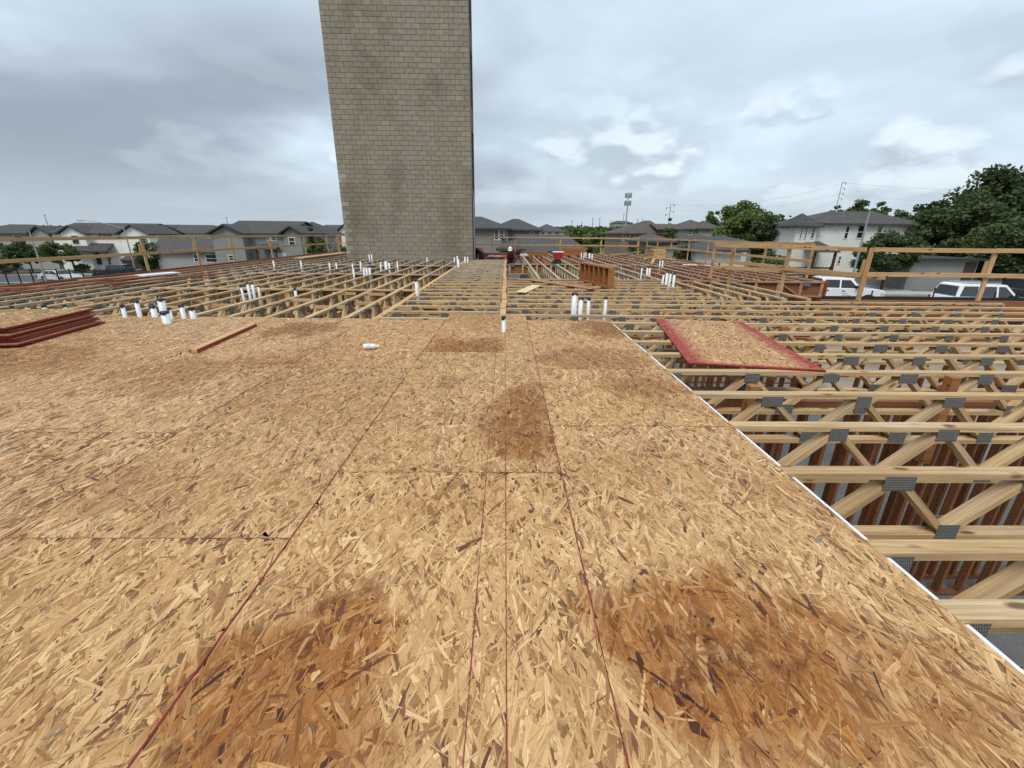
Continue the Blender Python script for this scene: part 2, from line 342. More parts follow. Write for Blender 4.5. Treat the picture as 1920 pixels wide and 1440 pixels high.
# ------------------------------------------------------------------ terrain, slab, roads
def zg(X, Y=0):
    t = min(1, max(0, (-X - 6) / 28)); return -3.4 - 1.7 * t * t * (3 - 2 * t)
def ground_sheet():
    xs = [-3000, -800, -300, -120, -60] + list(range(-40, 13, 2)) + [30, 60, 120, 300, 800, 3000]
    ys = [-200, -40, 0, 20, 40, 60, 100, 200, 500, 1200, 4000]
    v = [(x, y, zg(x)) for y in ys for x in xs]; n = len(xs)
    f = [(j * n + i, j * n + i + 1, (j + 1) * n + i + 1, (j + 1) * n + i) for j in range(len(ys) - 1) for i in range(n - 1)]
    me = bpy.data.meshes.new('ground'); me.from_pydata(v, [], f); me.materials.append(MATS['ground']); me.update()
    tag(link('ground', me), kind='structure')
ground_sheet()
def strip(name, pts, w, mat, dz, thick=0.0):
    """road-like sheet following the terrain"""
    mb = MB(); n = len(pts); V = []
    for i, (x, y) in enumerate(pts):
        a = Vector(pts[max(0, i - 1)]); b_ = Vector(pts[min(n - 1, i + 1)]); d = (b_ - a).normalized(); s_ = Vector((-d.y, d.x)) * w / 2
        for p in (Vector((x, y)) - s_, Vector((x, y)) + s_): V.append((p.x, p.y, zg(p.x) + dz))
    if thick:
        V += [(x, y, z - thick) for x, y, z in V]; o = 2 * n
        Fc = [(2 * i, 2 * i + 2, 2 * i + 3, 2 * i + 1) for i in range(n - 1)] + [(2 * i, o + 2 * i, o + 2 * i + 2, 2 * i + 2) for i in range(n - 1)] + [(2 * i + 1, 2 * i + 3, o + 2 * i + 3, o + 2 * i + 1) for i in range(n - 1)]
    else: Fc = [(2 * i, 2 * i + 2, 2 * i + 3, 2 * i + 1) for i in range(n - 1)]
    mb.poly(V, Fc); return tag(obj(name, mb, mat), kind='structure')
roadR = [(14, 31.5), (30, 31.0), (60, 30.2), (140, 28)]
roadL = [(-190, 44), (-110, 51), (-72, 57), (-56, 60), (-42, 64), (-30, 70), (-20, 79), (-12, 92), (-6, 115)]
strip('road', roadR, 9.0, 'asphalt', 0.03); strip('road', roadL, 9.5, 'asphalt', 0.03)
strip('sidewalk', [(x, y + 6.6) for x, y in roadR], 2.2, 'concrete', 0.13, 0.14)
strip('sidewalk', [(x, y + 6.2) for x, y in roadL[:5]], 1.8, 'concrete', 0.13, 0.14)
strip('sidewalk', [(x, y - 6.0) for x, y in roadL[:5]], 1.4, 'concrete', 0.13, 0.14)
strip('driveway', [(34, 38.9), (37, 46), (38, 52)], 5.5, 'concrete', 0.05)
strip('driveway', [(12.5, 40), (11, 52), (10, 70), (10, 120)], 5.0, 'concrete', 0.05)
mb = MB(); _g = [(-18, -6), (-14, -6), (-8, -6), (0, -6), (24, -6)]; _n = len(_g)
mb.poly([(x, y, zg(x) + .02) for y in (-6, 25.5) for x in (-30, -24, -18, -13, -8, 0, 40)] , [(i, i + 1, i + 8, i + 7) for i in range(6)]); tag(obj('dirt_yard', mb, 'dirt'), kind='structure')
mb = MB(); mb.box(-12.2, 10.4, -3, 32.5, -5.5, -3.30).box(10.4, 14.5, -3, 9.6, -5.5, -3.30); tag(obj('foundation_slab', mb, 'slab'), kind='structure')

# ------------------------------------------------------------------ OSB subfloor
STAINS = []
def st(x0, y0, x1, y1, a, kind, win=None):
    c = onz((x0 + x1) / 2, (y0 + y1) / 2); l = onz(x0, (y0 + y1) / 2); r_ = onz(x1, (y0 + y1) / 2); t = onz((x0 + x1) / 2, y0); b_ = onz((x0 + x1) / 2, min(y1, 1500))
    STAINS.append(((l.x + r_.x) / 2, (t.y + b_.y) / 2, (r_.x - l.x) / 2, (t.y - b_.y) / 2, a, kind, win))
st(330, 1120, 730, 1500, 0.85, 0); st(480, 1060, 720, 1240, 0.35, 0)
st(1130, 1060, 1640, 1480, 0.9, 0); st(1500, 1150, 1960, 1500, 0.6, 0); st(1110, 1080, 1330, 1250, 0.6, 0)
st(925, 725, 1060, 865, 0.8, 0, (-0.1, 0.31, 0, 9)); st(885, 760, 975, 830, 0.45, 0)
st(800, 634, 940, 668, 0.75, 0, (-0.92, 0.0, 4.58, 9)); st(1000, 652, 1210, 696, 0.45, 0, (0.31, 2, 3.98, 9)); st(1000, 652, 1210, 696, 0.3, 1, (0.31, 2, 3.98, 9))
st(1080, 596, 1180, 636, 0.7, 0); st(1090, 598, 1180, 632, 0.4, 1); st(1130, 700, 1290, 760, 0.55, 0)
st(490, 605, 630, 632, 0.6, 0); st(500, 607, 620, 630, 0.45, 1); st(230, 665, 470, 735, 0.5, 0); st(350, 662, 560, 700, 0.5, 0); st(-120, 650, 180, 710, 0.55, 0)
st(700, 900, 1000, 1000, 0.25, 0); st(1400, 880, 1500, 960, 0.3, 0); st(0, 880, 420, 960, 0.22, 0)
for x, y, r_ in ((575, 1195, 45), (690, 1095, 28), (640, 1110, 22), (610, 1140, 25), (1230, 1060, 26), (1340, 1240, 60), (1450, 1225, 45), (1290, 1290, 40), (840, 720, 18), (835, 775, 16), (690, 1250, 12), (1620, 1190, 26), (350, 1400, 40), (1180, 1100, 22), (930, 890, 22), (590, 1105, 18), (1060, 1370, 20)):
    st(x - r_, y - r_ * 0.7, x + r_, y + r_ * 0.7, 0.85, 1)
# cheap value noise for stain edges
NG = rng.random((64, 64))
def vnoise(x, y, s):
    x = x * s; y = y * s; i = np.floor(x).astype(int); j = np.floor(y).astype(int); u = x - i; v = y - j
    u = u * u * (3 - 2 * u); v = v * v * (3 - 2 * v)
    g = lambda a, b_: NG[a % 64, b_ % 64]
    return (g(i, j) * (1 - u) + g(i + 1, j) * u) * (1 - v) + (g(i, j + 1) * (1 - u) + g(i + 1, j + 1) * u) * v
def stain_at(X, Y):
    out = np.zeros((X.size, 3))
    wob = (vnoise(X, Y, 4.3) - 0.5) * 0.7 + (vnoise(X + 9, Y, 11.0) - 0.5) * 0.5
    for cx, cy, rx, ry, a, k, win in STAINS:
        d = np.sqrt(((X - cx) / rx) ** 2 + ((Y - cy) / ry) ** 2) + wob
        f = a * (np.clip((1.15 - d) / 0.5, 0, 1) + .3 * np.exp(-((d - .92) / .09) ** 2))
        if win: f = f * ((X > win[0]) & (X < win[1]) & (Y > win[2]) & (Y < win[3]))
        out[:, k] = np.maximum(out[:, k], f)
    out[:, 0] = np.maximum(out[:, 0], np.clip(vnoise(X + 3, Y + 7, 1.1) - 0.62, 0, 1) * 0.8)
    return out
PAL = np.array([(0.80, 0.54, 0.275), (0.695, 0.445, 0.212), (0.625, 0.383, 0.173), (0.56, 0.326, 0.142), (0.475, 0.264, 0.111), (0.375, 0.192, 0.081), (0.25, 0.112, 0.053), (0.15, 0.062, 0.036), (0.36, 0.26, 0.17)])
PW = np.array([0.14, 0.22, 0.225, 0.18, 0.115, 0.062, 0.034, 0.019, 0.005]); PW = PW / PW.sum()
def osb_mesh(name, w, l, cover, world=None, axis=1, red=None, thick=0.0215, slab=True, ang_sd=0.50, tint=(1, 1, 1)):
    """panel centred on its own origin, top at z = 0: a slab plus the pressed wood strands of its face"""
    area = w * l; n = int(area * 760 * cover)
    L_ = np.clip(rng.gamma(3.0, 0.034, n), 0.02, 0.24); W_ = np.clip(rng.gamma(1.8, 0.0085, n), 0.0025, 0.048)
    W_ = np.minimum(W_, L_ * 0.5)
    cx = rng.uniform(-w / 2, w / 2, n); cy = rng.uniform(-l / 2, l / 2, n)
    ang = rng.normal(math.pi / 2 if axis else 0.0, ang_sd, n); wild = rng.random(n) < 0.14; ang[wild] = rng.uniform(0, math.pi, wild.sum())
    k = 8
    base = np.array([(-1, -.55), (-.55, -1), (.1, -1), (.7, -.95), (1, -.4), (.93, .5), (.35, 1), (-.6, 1)])
    px = base[None, :, 0] * (L_ / 2)[:, None] * (1 + rng.uniform(-.16, .06, (n, k))); py = base[None, :, 1] * (W_ / 2)[:, None] * (1 + rng.uniform(-.38, .12, (n, k)))
    py = py + (px / (L_ / 2)[:, None]) ** 2 * (rng.normal(0, .12, n) * W_)[:, None]
    ca, sa = np.cos(ang)[:, None], np.sin(ang)[:, None]
    X = np.clip(cx[:, None] + px * ca - py * sa, -w / 2, w / 2); Y = np.clip(cy[:, None] + px * sa + py * ca, -l / 2, l / 2)
    order = np.argsort(np.argsort(rng.random(n) - 0.5 * W_ / 0.042))
    z0 = -0.0020 + 0.0018 * order / n
    Z = z0[:, None] + (py / 0.02) * rng.normal(0, .0006, n)[:, None] + (px / 0.05) * rng.normal(0, .0003, n)[:, None]
    Z = np.minimum(Z, 0.0004)
    tone = PAL[rng.choice(len(PAL), n, p=PW)] * rng.uniform(.92, 1.07, (n, 1)) * np.array(tint)
    V = np.stack([X, Y, Z], -1).reshape(-1, 3)
    gr = np.stack([px + rng.uniform(0, 40, n)[:, None], py + rng.uniform(0, 40, n)[:, None], np.zeros_like(px)], -1).reshape(-1, 3)
    sv = V[:0]; 
    me = bpy.data.meshes.new(name)
    nb = 8 if slab else 0
    hx, hy = w / 2, l / 2
    SV = np.array([(-hx, -hy, -thick), (hx, -hy, -thick), (hx, hy, -thick), (-hx, hy, -thick), (-hx, -hy, -.0024), (hx, -hy, -.0024), (hx, hy, -.0024), (-hx, hy, -.0024)])
    allv = np.concatenate([V, SV]) if slab else V
    SF = [(3, 2, 1, 0), (4, 5, 6, 7), (0, 1, 5, 4), (1, 2, 6, 5), (2, 3, 7, 6), (3, 0, 4, 7)] if slab else []
    nv = len(V); loops = np.concatenate([np.arange(nv), np.array(SF, dtype=int).reshape(-1) + nv]) if slab else np.arange(nv)
    starts = np.concatenate([np.arange(n) * k, nv + np.arange(len(SF)) * 4]); totals = np.concatenate([np.full(n, k), np.full(len(SF), 4)])
    me.vertices.add(len(allv)); me.vertices.foreach_set('co', allv.reshape(-1).astype(np.float32))
    me.loops.add(len(loops)); me.loops.foreach_set('vertex_index', loops.astype(np.int32))
    me.polygons.add(len(starts)); me.polygons.foreach_set('loop_start', starts.astype(np.int32)); me.polygons.foreach_set('loop_total', totals.astype(np.int32))
    me.materials.append(MATS['osb']); me.materials.append(MATS['osb_edge'])
    mi = np.zeros(len(starts), np.int32)
    if slab: mi[-4:] = 1
    me.polygons.foreach_set('material_index', mi)
    a = me.attributes.new('tone', 'FLOAT_COLOR', 'FACE'); tt = np.ones((len(starts), 4)); tt[:n, :3] = tone
    if slab: tt[n:, :3] = (0.40, 0.225, 0.10)
    a.data.foreach_set('color', tt.reshape(-1).astype(np.float32))
    S = np.zeros((len(allv), 4)); S[:, 3] = 1
    if world is not None:
        S[:, :3] = stain_at(allv[:, 0] + world[0], allv[:, 1] + world[1]); per = np.ones(len(allv)); per[:nv] = np.repeat(rng.choice([.35, .75, 1.0, 1.2, 1.45], n, p=[.08, .17, .3, .3, .15]), k); S[:, 0] = np.clip(S[:, 0] * per, 0, 1)
    if red is not None: S[:, 2] = red(allv[:, 0], allv[:, 1])
    a = me.attributes.new('stain', 'FLOAT_COLOR', 'POINT'); a.data.foreach_set('color', S.reshape(-1).astype(np.float32))
    G = np.zeros((len(allv), 3)); G[:nv] = gr
    a = me.attributes.new('grain', 'FLOAT_VECTOR', 'POINT'); a.data.foreach_set('vector', G.reshape(-1).astype(np.float32))
    me.update(calc_edges=True); me.validate(); return me
subfloor = tag(empty('subfloor'), kind='structure')
GAP = 0.0032
def panel(x0, x1, y0, y1, cover=3.8):
    w, l = x1 - x0 - GAP, y1 - y0 - GAP; c = ((x0 + x1) / 2, (y0 + y1) / 2)
    k_ = random.uniform(.94, 1.05); wm = random.uniform(-.03, .03); tint = (k_, k_ * (1 - wm * .5), k_ * (1 - wm * 1.6))
    if c[0] < -2.2: tint = (tint[0] * 1.0, tint[1] * 1.03, tint[2] * 1.10)
    o = link('osb_panel', osb_mesh('osb_panel', w, l, cover, c, tint=tint), subfloor); o.location = (c[0], c[1], random.uniform(-.001, .0005)); return o
panel(.31, 1.575, -.6, .23, 2.6); panel(.31, 1.575, .23, 2.67); panel(.31, 1.575, 2.67, 3.98); panel(.31, 1.575, 3.98, 6.46)
panel(-.92, .31, -.5, 2.06); panel(-.92, .31, 2.06, 4.58); panel(-.92, .31, 4.58, 6.95)
panel(-2.13, -.92, -.6, 1.52); panel(-2.13, -.92, 1.52, 3.97); panel(-2.13, -.92, 3.97, 6.43)
panel(-2.55, -2.13, .1, 2.54, 2.6); panel(-3.49, -2.13, 2.54, 4.10); panel(-3.49, -2.13, 4.10, 6.5)
panel(-3.77, -2.55, .1, 2.54, 2.2)
panel(-4.74, -3.49, 2.54, 5.0); panel(-4.74, -3.49, 5.0, 6.55); panel(-5.97, -4.74, 1.9, 4.35, 2.4); panel(-5.97, -4.74, 4.35, 6.58, 2.6)
panel(-5.0, -3.77, .1, 2.54, 1.4) ; panel(-7.2, -5.97, 3.6, 6.05, 2.0); panel(-7.2, -5.97, 6.05, 6.62, 2.0); panel(-8.45, -7.2, 4.2, 6.62, 1.8); panel(-9.7, -8.45, 4.2, 6.62, 1.6)
# snapped chalk lines on the middle sheets
for (xa, ya, xb, yb, w) in ((.012, -.3, -.02, 6.9, .0036), (-.098, -.3, -.115, 5.75, .0032), (.31, -.3, .31, 6.4, .0048), (-.92, -.3, -.92, 6.35, .0050), (-2.13, 2.0, -2.13, 5.6, .0052), (-2.13, .6, -2.13, 2.0, .003), (-2.55, .3, -2.55, 2.5, .0055), (-3.49, 3.6, -3.49, 6.3, .0045)):
    mb = MB(); n = 40
    for i in range(n):
        t0, t1 = i / n, (i + 1) / n
        if random.random() < 0.06: continue
        w_ = w * random.uniform(.55, 1.25)
        p, q = Vector((xa + (xb - xa) * t0, ya + (yb - ya) * t0)), Vector((xa + (xb - xa) * t1, ya + (yb - ya) * t1))
        mb.poly([(p.x - w_ / 2, p.y, .0012), (p.x + w_ / 2, p.y, .0012), (q.x + w_ / 2, q.y, .0012), (q.x - w_ / 2, q.y, .0012)], [(0, 1, 2, 3)])
    obj('chalk_line', mb, 'chalk', subfloor)
# ------------------------------------------------------------------ floor trusses
TOP = -0.027; DEP = 0.457; CW = 0.089; CT = 0.038; PITCH_N = 0.79
_tm = {}
def shared(key, fn):
    if key not in _tm: _tm[key] = fn()
    return _tm[key]
def chord_mesh(L_, key): return shared(('ch', round(L_, 2), key), lambda: MB().box(0, L_, -CW / 2, CW / 2, -CT, 0).mesh('chord', key))
def web_mesh(l, key): return shared(('wb', round(l, 3), key), lambda: MB().box(0, l, -CW / 2 + .001, CW / 2 - .001, -CT / 2, CT / 2).mesh('web', key))
def plate_mesh(w, h): return shared(('pl', w, h), lambda: MB().box(-w / 2, w / 2, -.0015, .002, -h / 2, h / 2).mesh('connector_plate', 'plate'))
def truss_nodes(L_, ph):
    xs = []; x = ph; k = 0; h = PITCH_N / 2
    while x < L_ - 0.06:
        xs.append((x, k % 2)); x += h; k += 1
    return xs
def truss(a, b, label, group, mat='pine', near=False, ph=None, z=TOP, dens=1.0):
    a, b = Vector(a), Vector(b); L_ = (b - a).length; ang = math.atan2(b.y - a.y, b.x - a.x)
    o = empty('floor_truss', (a.x, a.y, z), ang); tag(o, label, 'floor truss', group)
    ph = 0.12 if ph is None else ph
    link('top_chord', chord_mesh(L_, mat), o)
    link('bottom_chord', chord_mesh(L_, mat), o, T((0, 0, -DEP + CT)))
    nodes = truss_nodes(L_, ph); zt, zb = -CT, -DEP + CT
    P = [Vector((x, 0, zt if k == 0 else zb)) for x, k in nodes]
    if near:
        for i in range(len(P) - 1):
            d = P[i + 1] - P[i]; l = d.length - 0.02; m = (P[i] + P[i + 1]) / 2; an = math.atan2(-d.z, d.x)
            link('web', web_mesh(l, mat), o, T(m) @ Matrix.Rotation(an, 4, 'Y') @ T((-l / 2, 0, 0)))
        for (x, k) in nodes:
            w = random.choice((.13, .15, .18)); h = random.choice((.09, .10))
            for e_ in (-CW / 2 - .0015, CW / 2 + .001): link('connector_plate', plate_mesh(w, h), o, T((x, e_, -0.064 if k == 0 else -DEP + 0.060)))
        for x in (0.019, L_ - 0.019):
            link('web', web_mesh(DEP - 2 * CT, mat), o, T((x, 0, -DEP + CT)) @ Matrix.Rotation(-math.pi / 2, 4, 'Y'))
    else:
        key = ('lat', round(L_, 2), round(ph, 2), mat)
        def lat():
            mb = MB()
            for i in range(len(P) - 1): mb.bar(P[i], P[i + 1], CW - .002, CT, (0, 1, 0) if False else (0, 0, 1))
            for x in (0.019, L_ - 0.019): mb.box(x - .019, x + .019, -CW / 2, CW / 2, -DEP + CT, -CT)
            return mb.mesh('web', mat)
        def pl():
            mb = MB()
            for x, k in nodes: [mb.box(x - .06, x + .06, e_ - .003, e_ + .003, (-.10 if k == 0 else -DEP + .015), (-.02 if k == 0 else -DEP + .095)) for e_ in (-CW / 2, CW / 2)]
            return mb.mesh('connector_plate', 'plate')
        tag(link('web_lattice', shared(key, lat), o), kind='stuff'); tag(link('plate_row', shared(('pr',) + key[1:3], pl), o), kind='stuff')
    return o
# right of the subfloor: trusses running across, nearest first
ys = [0.30, 0.87, 1.17, 1.50, 2.14, 2.77, 3.41, 4.05, 4.69, 5.27, 5.87, 6.48, 7.09, 7.70, 8.30, 8.86]
GR = 'trusses across the open bay beside the subfloor'
for i, y in enumerate(ys):
    x0 = 1.30 + 0.02 * random.random(); x1 = 11.2 if y < 7.4 else 10.4
    if y > 6.4: x0 = -0.02
    truss((x0, y), (x1, y), 'floor truss right of the subfloor, %s from the bottom of the photo' % ORD[i], GR, 'pine', near=y < 5.6, ph=(0.36 if y in (1.50,) else 0.14 + 0.25 * random.random()))
# middle bay beyond the subfloor, right of the centre beam
i = 0
y = 9.45
while y < 12.95:
    truss((0.02, y), (4.55, y), 'floor truss of the middle bay right of the centre beam, %s beyond the subfloor' % ORD[i], 'trusses of the middle bay', 'pine', ph=.1 + .2 * (i % 3)); i += 1; y += .6
# corridor bay
i = 0; y = 6.72
while y < 22.9:
    truss((-1.98, y), (-0.12, y), 'short corridor truss between plate and centre beam, %s row beyond the subfloor' % ORD[i], 'short trusses of the corridor bay', 'pine' if y < 13 else 'pine_grey', ph=.13 if i % 2 else .3); i += 1; y += .61
# left field: trusses running away from the viewer, in segments between cross beams
SEG = ((6.66, 10.18), (10.32, 14.2), (14.34, 18.2), (18.34, 22.3))
lab = ('between the subfloor and the first cross beam', 'between the first and second cross beams', 'between the second and third cross beams', 'between the third cross beam and the block tower')
for s_, (ya, yb) in enumerate(SEG):
    i = 0; x = -2.52
    while x > -8.3:
        truss((x, ya), (x, yb), 'lengthwise truss %s, %s left of the corridor' % (lab[s_], ORD[i]), 'lengthwise trusses left of the corridor', 'pine' if s_ < 2 else 'pine_grey', near=(s_ == 0 and x > -4.9), ph=.12 + .13 * (i % 3)); i += 1; x -= .61
i = 0; x = -8.62
while x > -11.55:
    truss((x, 6.4), (x, 30.6), 'long weathered truss of the left field, %s in from the left guardrail' % ORD[4 - i], 'long trusses beside the left guardrail', 'pine_pink' if i > 2 else 'pine_grey', ph=.2 + .1 * i); i += 1; x -= .61
i = 0; x = -8.2
while x > -8.5:
    truss((x, 22.5), (x, 30.6), 'short truss beside the left side of the block tower', 'trusses by the tower', 'pine_pink'); x -= .61
# right far field
i = 0; x = 1.0
while x < 9.6:
    truss((x, 13.2), (x, 19.7), 'lengthwise truss past the middle bay, %s right of the centre beam' % ORD[i], 'lengthwise trusses right of the centre beam', 'pine_grey' if x < 5 else 'pine_pink', near=False, ph=.12 + .1 * (i % 4))
    truss((x, 19.95), (x, 30.9), 'far lengthwise truss towards the back guardrail, %s right of the centre beam' % ORD[i], 'far lengthwise trusses', 'pine_pink' if i % 3 else 'pine_grey', ph=.1 + .1 * (i % 4))
    i += 1; x += .61
i = 0; x = 4.95
while x < 6.7:
    truss((x, 9.3), (x, 12.75), 'truss beside the ends of the middle bay trusses, %s from them' % ORD[i], 'trusses by the right guardrail', 'pine', ph=.12 + .13 * (i % 3)); i += 1; x += .55
for i, (x0, x1, y) in enumerate(((1.0, 9.6, 31.05),)):
    truss((x0 - 3, y), (x1, y), 'cross truss under the back guardrail', 'back rim trusses', 'pine_pink')
# diagonal loose truss resting over the right bay
def lumber(name, a, b, w, t, mat, label, cat, group=None, parent=None, up=(0, 0, 1)):
    a, b = Vector(a), Vector(b); d = b - a; l = d.length; d.normalize(); u = Vector(up); s_ = d.cross(u).normalized(); u = s_.cross(d)
    M = Matrix(((d.x, s_.x, u.x, a.x), (d.y, s_.y, u.y, a.y), (d.z, s_.z, u.z, a.z), (0, 0, 0, 1)))
    o = obj(name, MB().box(0, l, -w / 2, w / 2, -t / 2, t / 2), mat, parent, M, bevel=.003 if w < .3 else 0)
    if not parent: tag(o, label, cat, group)
    return o
# cross beams (girder trusses with solid dark webs)
def girder(x0, x1, y, label, mat='pine', panel_mat='stud_red', grey_top=False, ht=DEP):
    o = empty('girder', (x0, y, TOP)); tag(o, label, 'girder', 'cross girders of the floor'); L_ = x1 - x0
    link('top_chord', chord_mesh(L_, mat), o); link('bottom_chord', chord_mesh(L_, mat), o, T((0, 0, -DEP + CT)))
    n = int(L_ / .62); st_ = L_ / n
    for k in range(n + 1):
        x = min(max(k * st_, .05), L_ - .05); obj('post', MB().box(x - .045, x + .045, -.03, .03, -DEP + CT, -CT), mat, o)
    for k in range(n):
        if k % 2: obj('web', MB().bar((k * st_ + .05, -.0, -CT - .02), ((k + 1) * st_ - .05, -.0, -DEP + CT + .02), .06, CT), mat, o)
    obj('back_panel', MB().box(0.02, L_ - .02, .032, .042, -DEP + CT, -CT - .004), panel_mat, o)
    for k in range(0, n, 3): obj('connector_plate', MB().box(k * st_ - .1 + .15, k * st_ + .1 + .15, -CW / 2 - .003, -CW / 2 + .002, -.13, -.01), 'plate', o)
    return o
girder(-8.3, -2.05, 10.25, 'first cross beam left of the corridor, beyond the subfloor', 'pine')
girder(-8.3, -2.05, 14.27, 'second cross beam left of the corridor', 'pine_grey')
girder(-8.3, -2.05, 18.27, 'third cross beam left of the corridor', 'pine_grey')
girder(0.10, 4.7, 13.08, 'cross beam at the far end of the middle bay', 'pine')
girder(4.75, 9.55, 13.0, 'reddish girder with open webs below the right guardrail', 'pine_pink')
girder(0.10, 9.6, 19.82, 'grey cross beam under the red cooler', 'pine_grey')
# wall plates / beam tops that show between bays
lumber('wall_plate', (-2.03, 6.5, TOP - .02), (-2.03, 22.95, TOP - .02), .10, .04, 'pine_new', 'pale plate along the left side of the corridor', 'wall plate')
lumber('ledger', (-8.5, 6.62, TOP - .018), (-2.12, 6.60, TOP - .018), .075, .036, 'pine_new', 'pale board lying along the far edge of the subfloor', 'board')
lumber('rim_board', (-11.75, 6.2, TOP - .22), (-11.75, 31.2, TOP - .22), .04, .44, 'pine_red', 'reddish rim board along the left edge of the floor', 'rim board')
lumber('rim_board', (9.75, 13.1, TOP - .22), (9.75, 31.2, TOP - .22), .04, .44, 'pine_red', 'reddish rim board along the right edge of the floor', 'rim board')
lumber('rim_board', (-11.7, 31.25, TOP - .22), (9.75, 31.25, TOP - .22), .04, .44, 'pine_red', 'reddish rim board along the far edge of the floor', 'rim board')
lumber('rim_board', (6.75, 9.18, TOP - .22), (14.5, 9.18, TOP - .22), .04, .44, 'pine_red', 'reddish rim board under the nearest right guardrail', 'rim board')
cb = empty('centre_beam', (-.05, 6.98, TOP)); tag(cb, 'pale stepped beam of stacked plates along the corridor', 'beam')
k = 0; y = 0.0
while y < 15.9:
    l = random.uniform(.5, .62); x = random.uniform(-.018, .018)
    obj('plate_block', MB().box(-.05 + x, .05 + x, y, y + l - .015, -.06, random.choice((0, .012, .026))), random.choice(('pine_new', 'pine', 'pine_new')), cb); y += l; k += 1
obj('beam_body', MB().box(-.045, .045, .02, 15.8, -DEP, -.062), 'pine_pink', cb)
# short blocking between left trusses
for i, (xp, yp, n) in enumerate(((150, 566, 1), (252, 556, 1), (620, 573, 1), (690, 566, 1), (745, 575, 1), (425, 570, 1), (560, 560, 1), (330, 574, 1), (700, 549, 1), (645, 548, 1), (1165, 540, 2), (1270, 548, 2), (1010, 552, 2), (1420, 575, 2), (1580, 600, 2), (1240, 560, 2))):
    p = onz(xp, yp, TOP)
    if n == 1: lumber('blocking', (p.x - .26, p.y, TOP - .03), (p.x + .26, p.y, TOP - .03), .04, .06, 'pine_new', 'short pale block between lengthwise trusses, %s of ten' % ORD[i], 'blocking', 'short blocks between the left trusses')
    else: lumber('brace', (p.x - .35, p.y + .45, TOP - .05), (p.x + .1, p.y - .35, TOP - .09), .085, .038, 'pine_new', 'pale diagonal brace laid between trusses right of the centre beam, %s of six' % ORD[i - 10], 'brace', 'diagonal braces between the right trusses')
# white strip under the edge of the subfloor, one piece between each pair of trusses
es = empty('edge_strip', (1.575, 0, -.03)); tag(es, 'thin white strip under the right edge of the subfloor', 'edge strip')
for a, b in zip(ys[:-1], ys[1:]):
    if b > 6.5 or b - a < .2: continue
    obj('strip_piece', MB().box(-.02, .070, a + .047, b - .047, -.022, -.016), 'white_strip', es)
# ------------------------------------------------------------------ storey below: stud walls
def stud_wall(a, b, label, sp=.406, mat='stud_red', zb=-3.29, zt=-.50):
    a, b = Vector(a), Vector(b); L_ = (b - a).length; o = empty('stud_wall', (a.x, a.y, zb), math.atan2(b.y - a.y, b.x - a.x)); tag(o, label, 'stud wall', 'stud walls of the storey below')
    hh = zt - zb
    obj('bottom_plate', MB().box(0, L_, -.045, .045, 0, .04), mat, o); obj('top_plate', MB().box(0, L_, -.045, .045, hh - .08, hh), mat, o)
    sm = shared(('stud', mat, round(hh, 2)), lambda: MB().box(0, hh - .122, -.0445, .0445, -.019, .019).mesh('stud', mat))
    x = .02
    while x < L_:
        link('stud', sm, o, T((x, 0, .041)) @ Matrix.Rotation(-math.pi / 2, 4, 'Y')); x += sp
    return o
stud_wall((2.2, 4.45), (11, 4.45), 'nearest row of reddish studs below the right-hand trusses', .30)
stud_wall((2.4, 4.75), (11, 4.75), 'second row of reddish studs, close behind the nearest row', .30)
stud_wall((2.2, 7.6), (11, 7.6), 'third row of reddish studs below the right-hand trusses')
stud_wall((0.2, 9.9), (6.6, 9.9), 'reddish studs below the middle bay')
stud_wall((1.1, -1), (1.1, 7.4), 'reddish studs below the edge of the subfloor')
stud_wall((5.6, 7.7), (5.6, 13), 'lengthwise reddish studs below the right guardrail')
stud_wall((-8.3, 10.3), (-2.1, 10.3), 'reddish studs below the first cross beam')
stud_wall((-8.3, 14.3), (-2.1, 14.3), 'reddish studs below the second cross beam')
stud_wall((-8.3, 18.3), (-2.1, 18.3), 'reddish studs below the third cross beam')
stud_wall((0.1, 13.1), (9.5, 13.1), 'reddish studs below the cross beam of the middle bay')
stud_wall((-8.3, 7.0), (-8.3, 22), 'lengthwise reddish studs under the left field')
stud_wall((0.0, 7.0), (0.0, 24), 'lengthwise reddish studs under the centre beam')
stud_wall((-2.05, 7.0), (-2.05, 24), 'lengthwise reddish studs under the corridor plate')
stud_wall((-11.6, 6.5), (-11.6, 31), 'outer stud wall under the left guardrail')
stud_wall((9.6, 13.2), (9.6, 31), 'outer stud wall under the right guardrail')
# orange stub posts standing among the right trusses
for i, (x, y, h) in enumerate(((1413, 722, .5), (1788, 706, .6), (1520, 634, .5), (1470, 612, .5))):
    p = onz(x, y, TOP - .01)
    tag(obj('stub_post', MB().box(-.045, .045, -.045, .045, -h - .35, 0), 'orange_board', None, T(p), bevel=.004), 'orange-red post rising between the right trusses, %s from the left' % ORD[(0, 3, 2, 1)[i]], 'post', 'orange posts among the trusses')
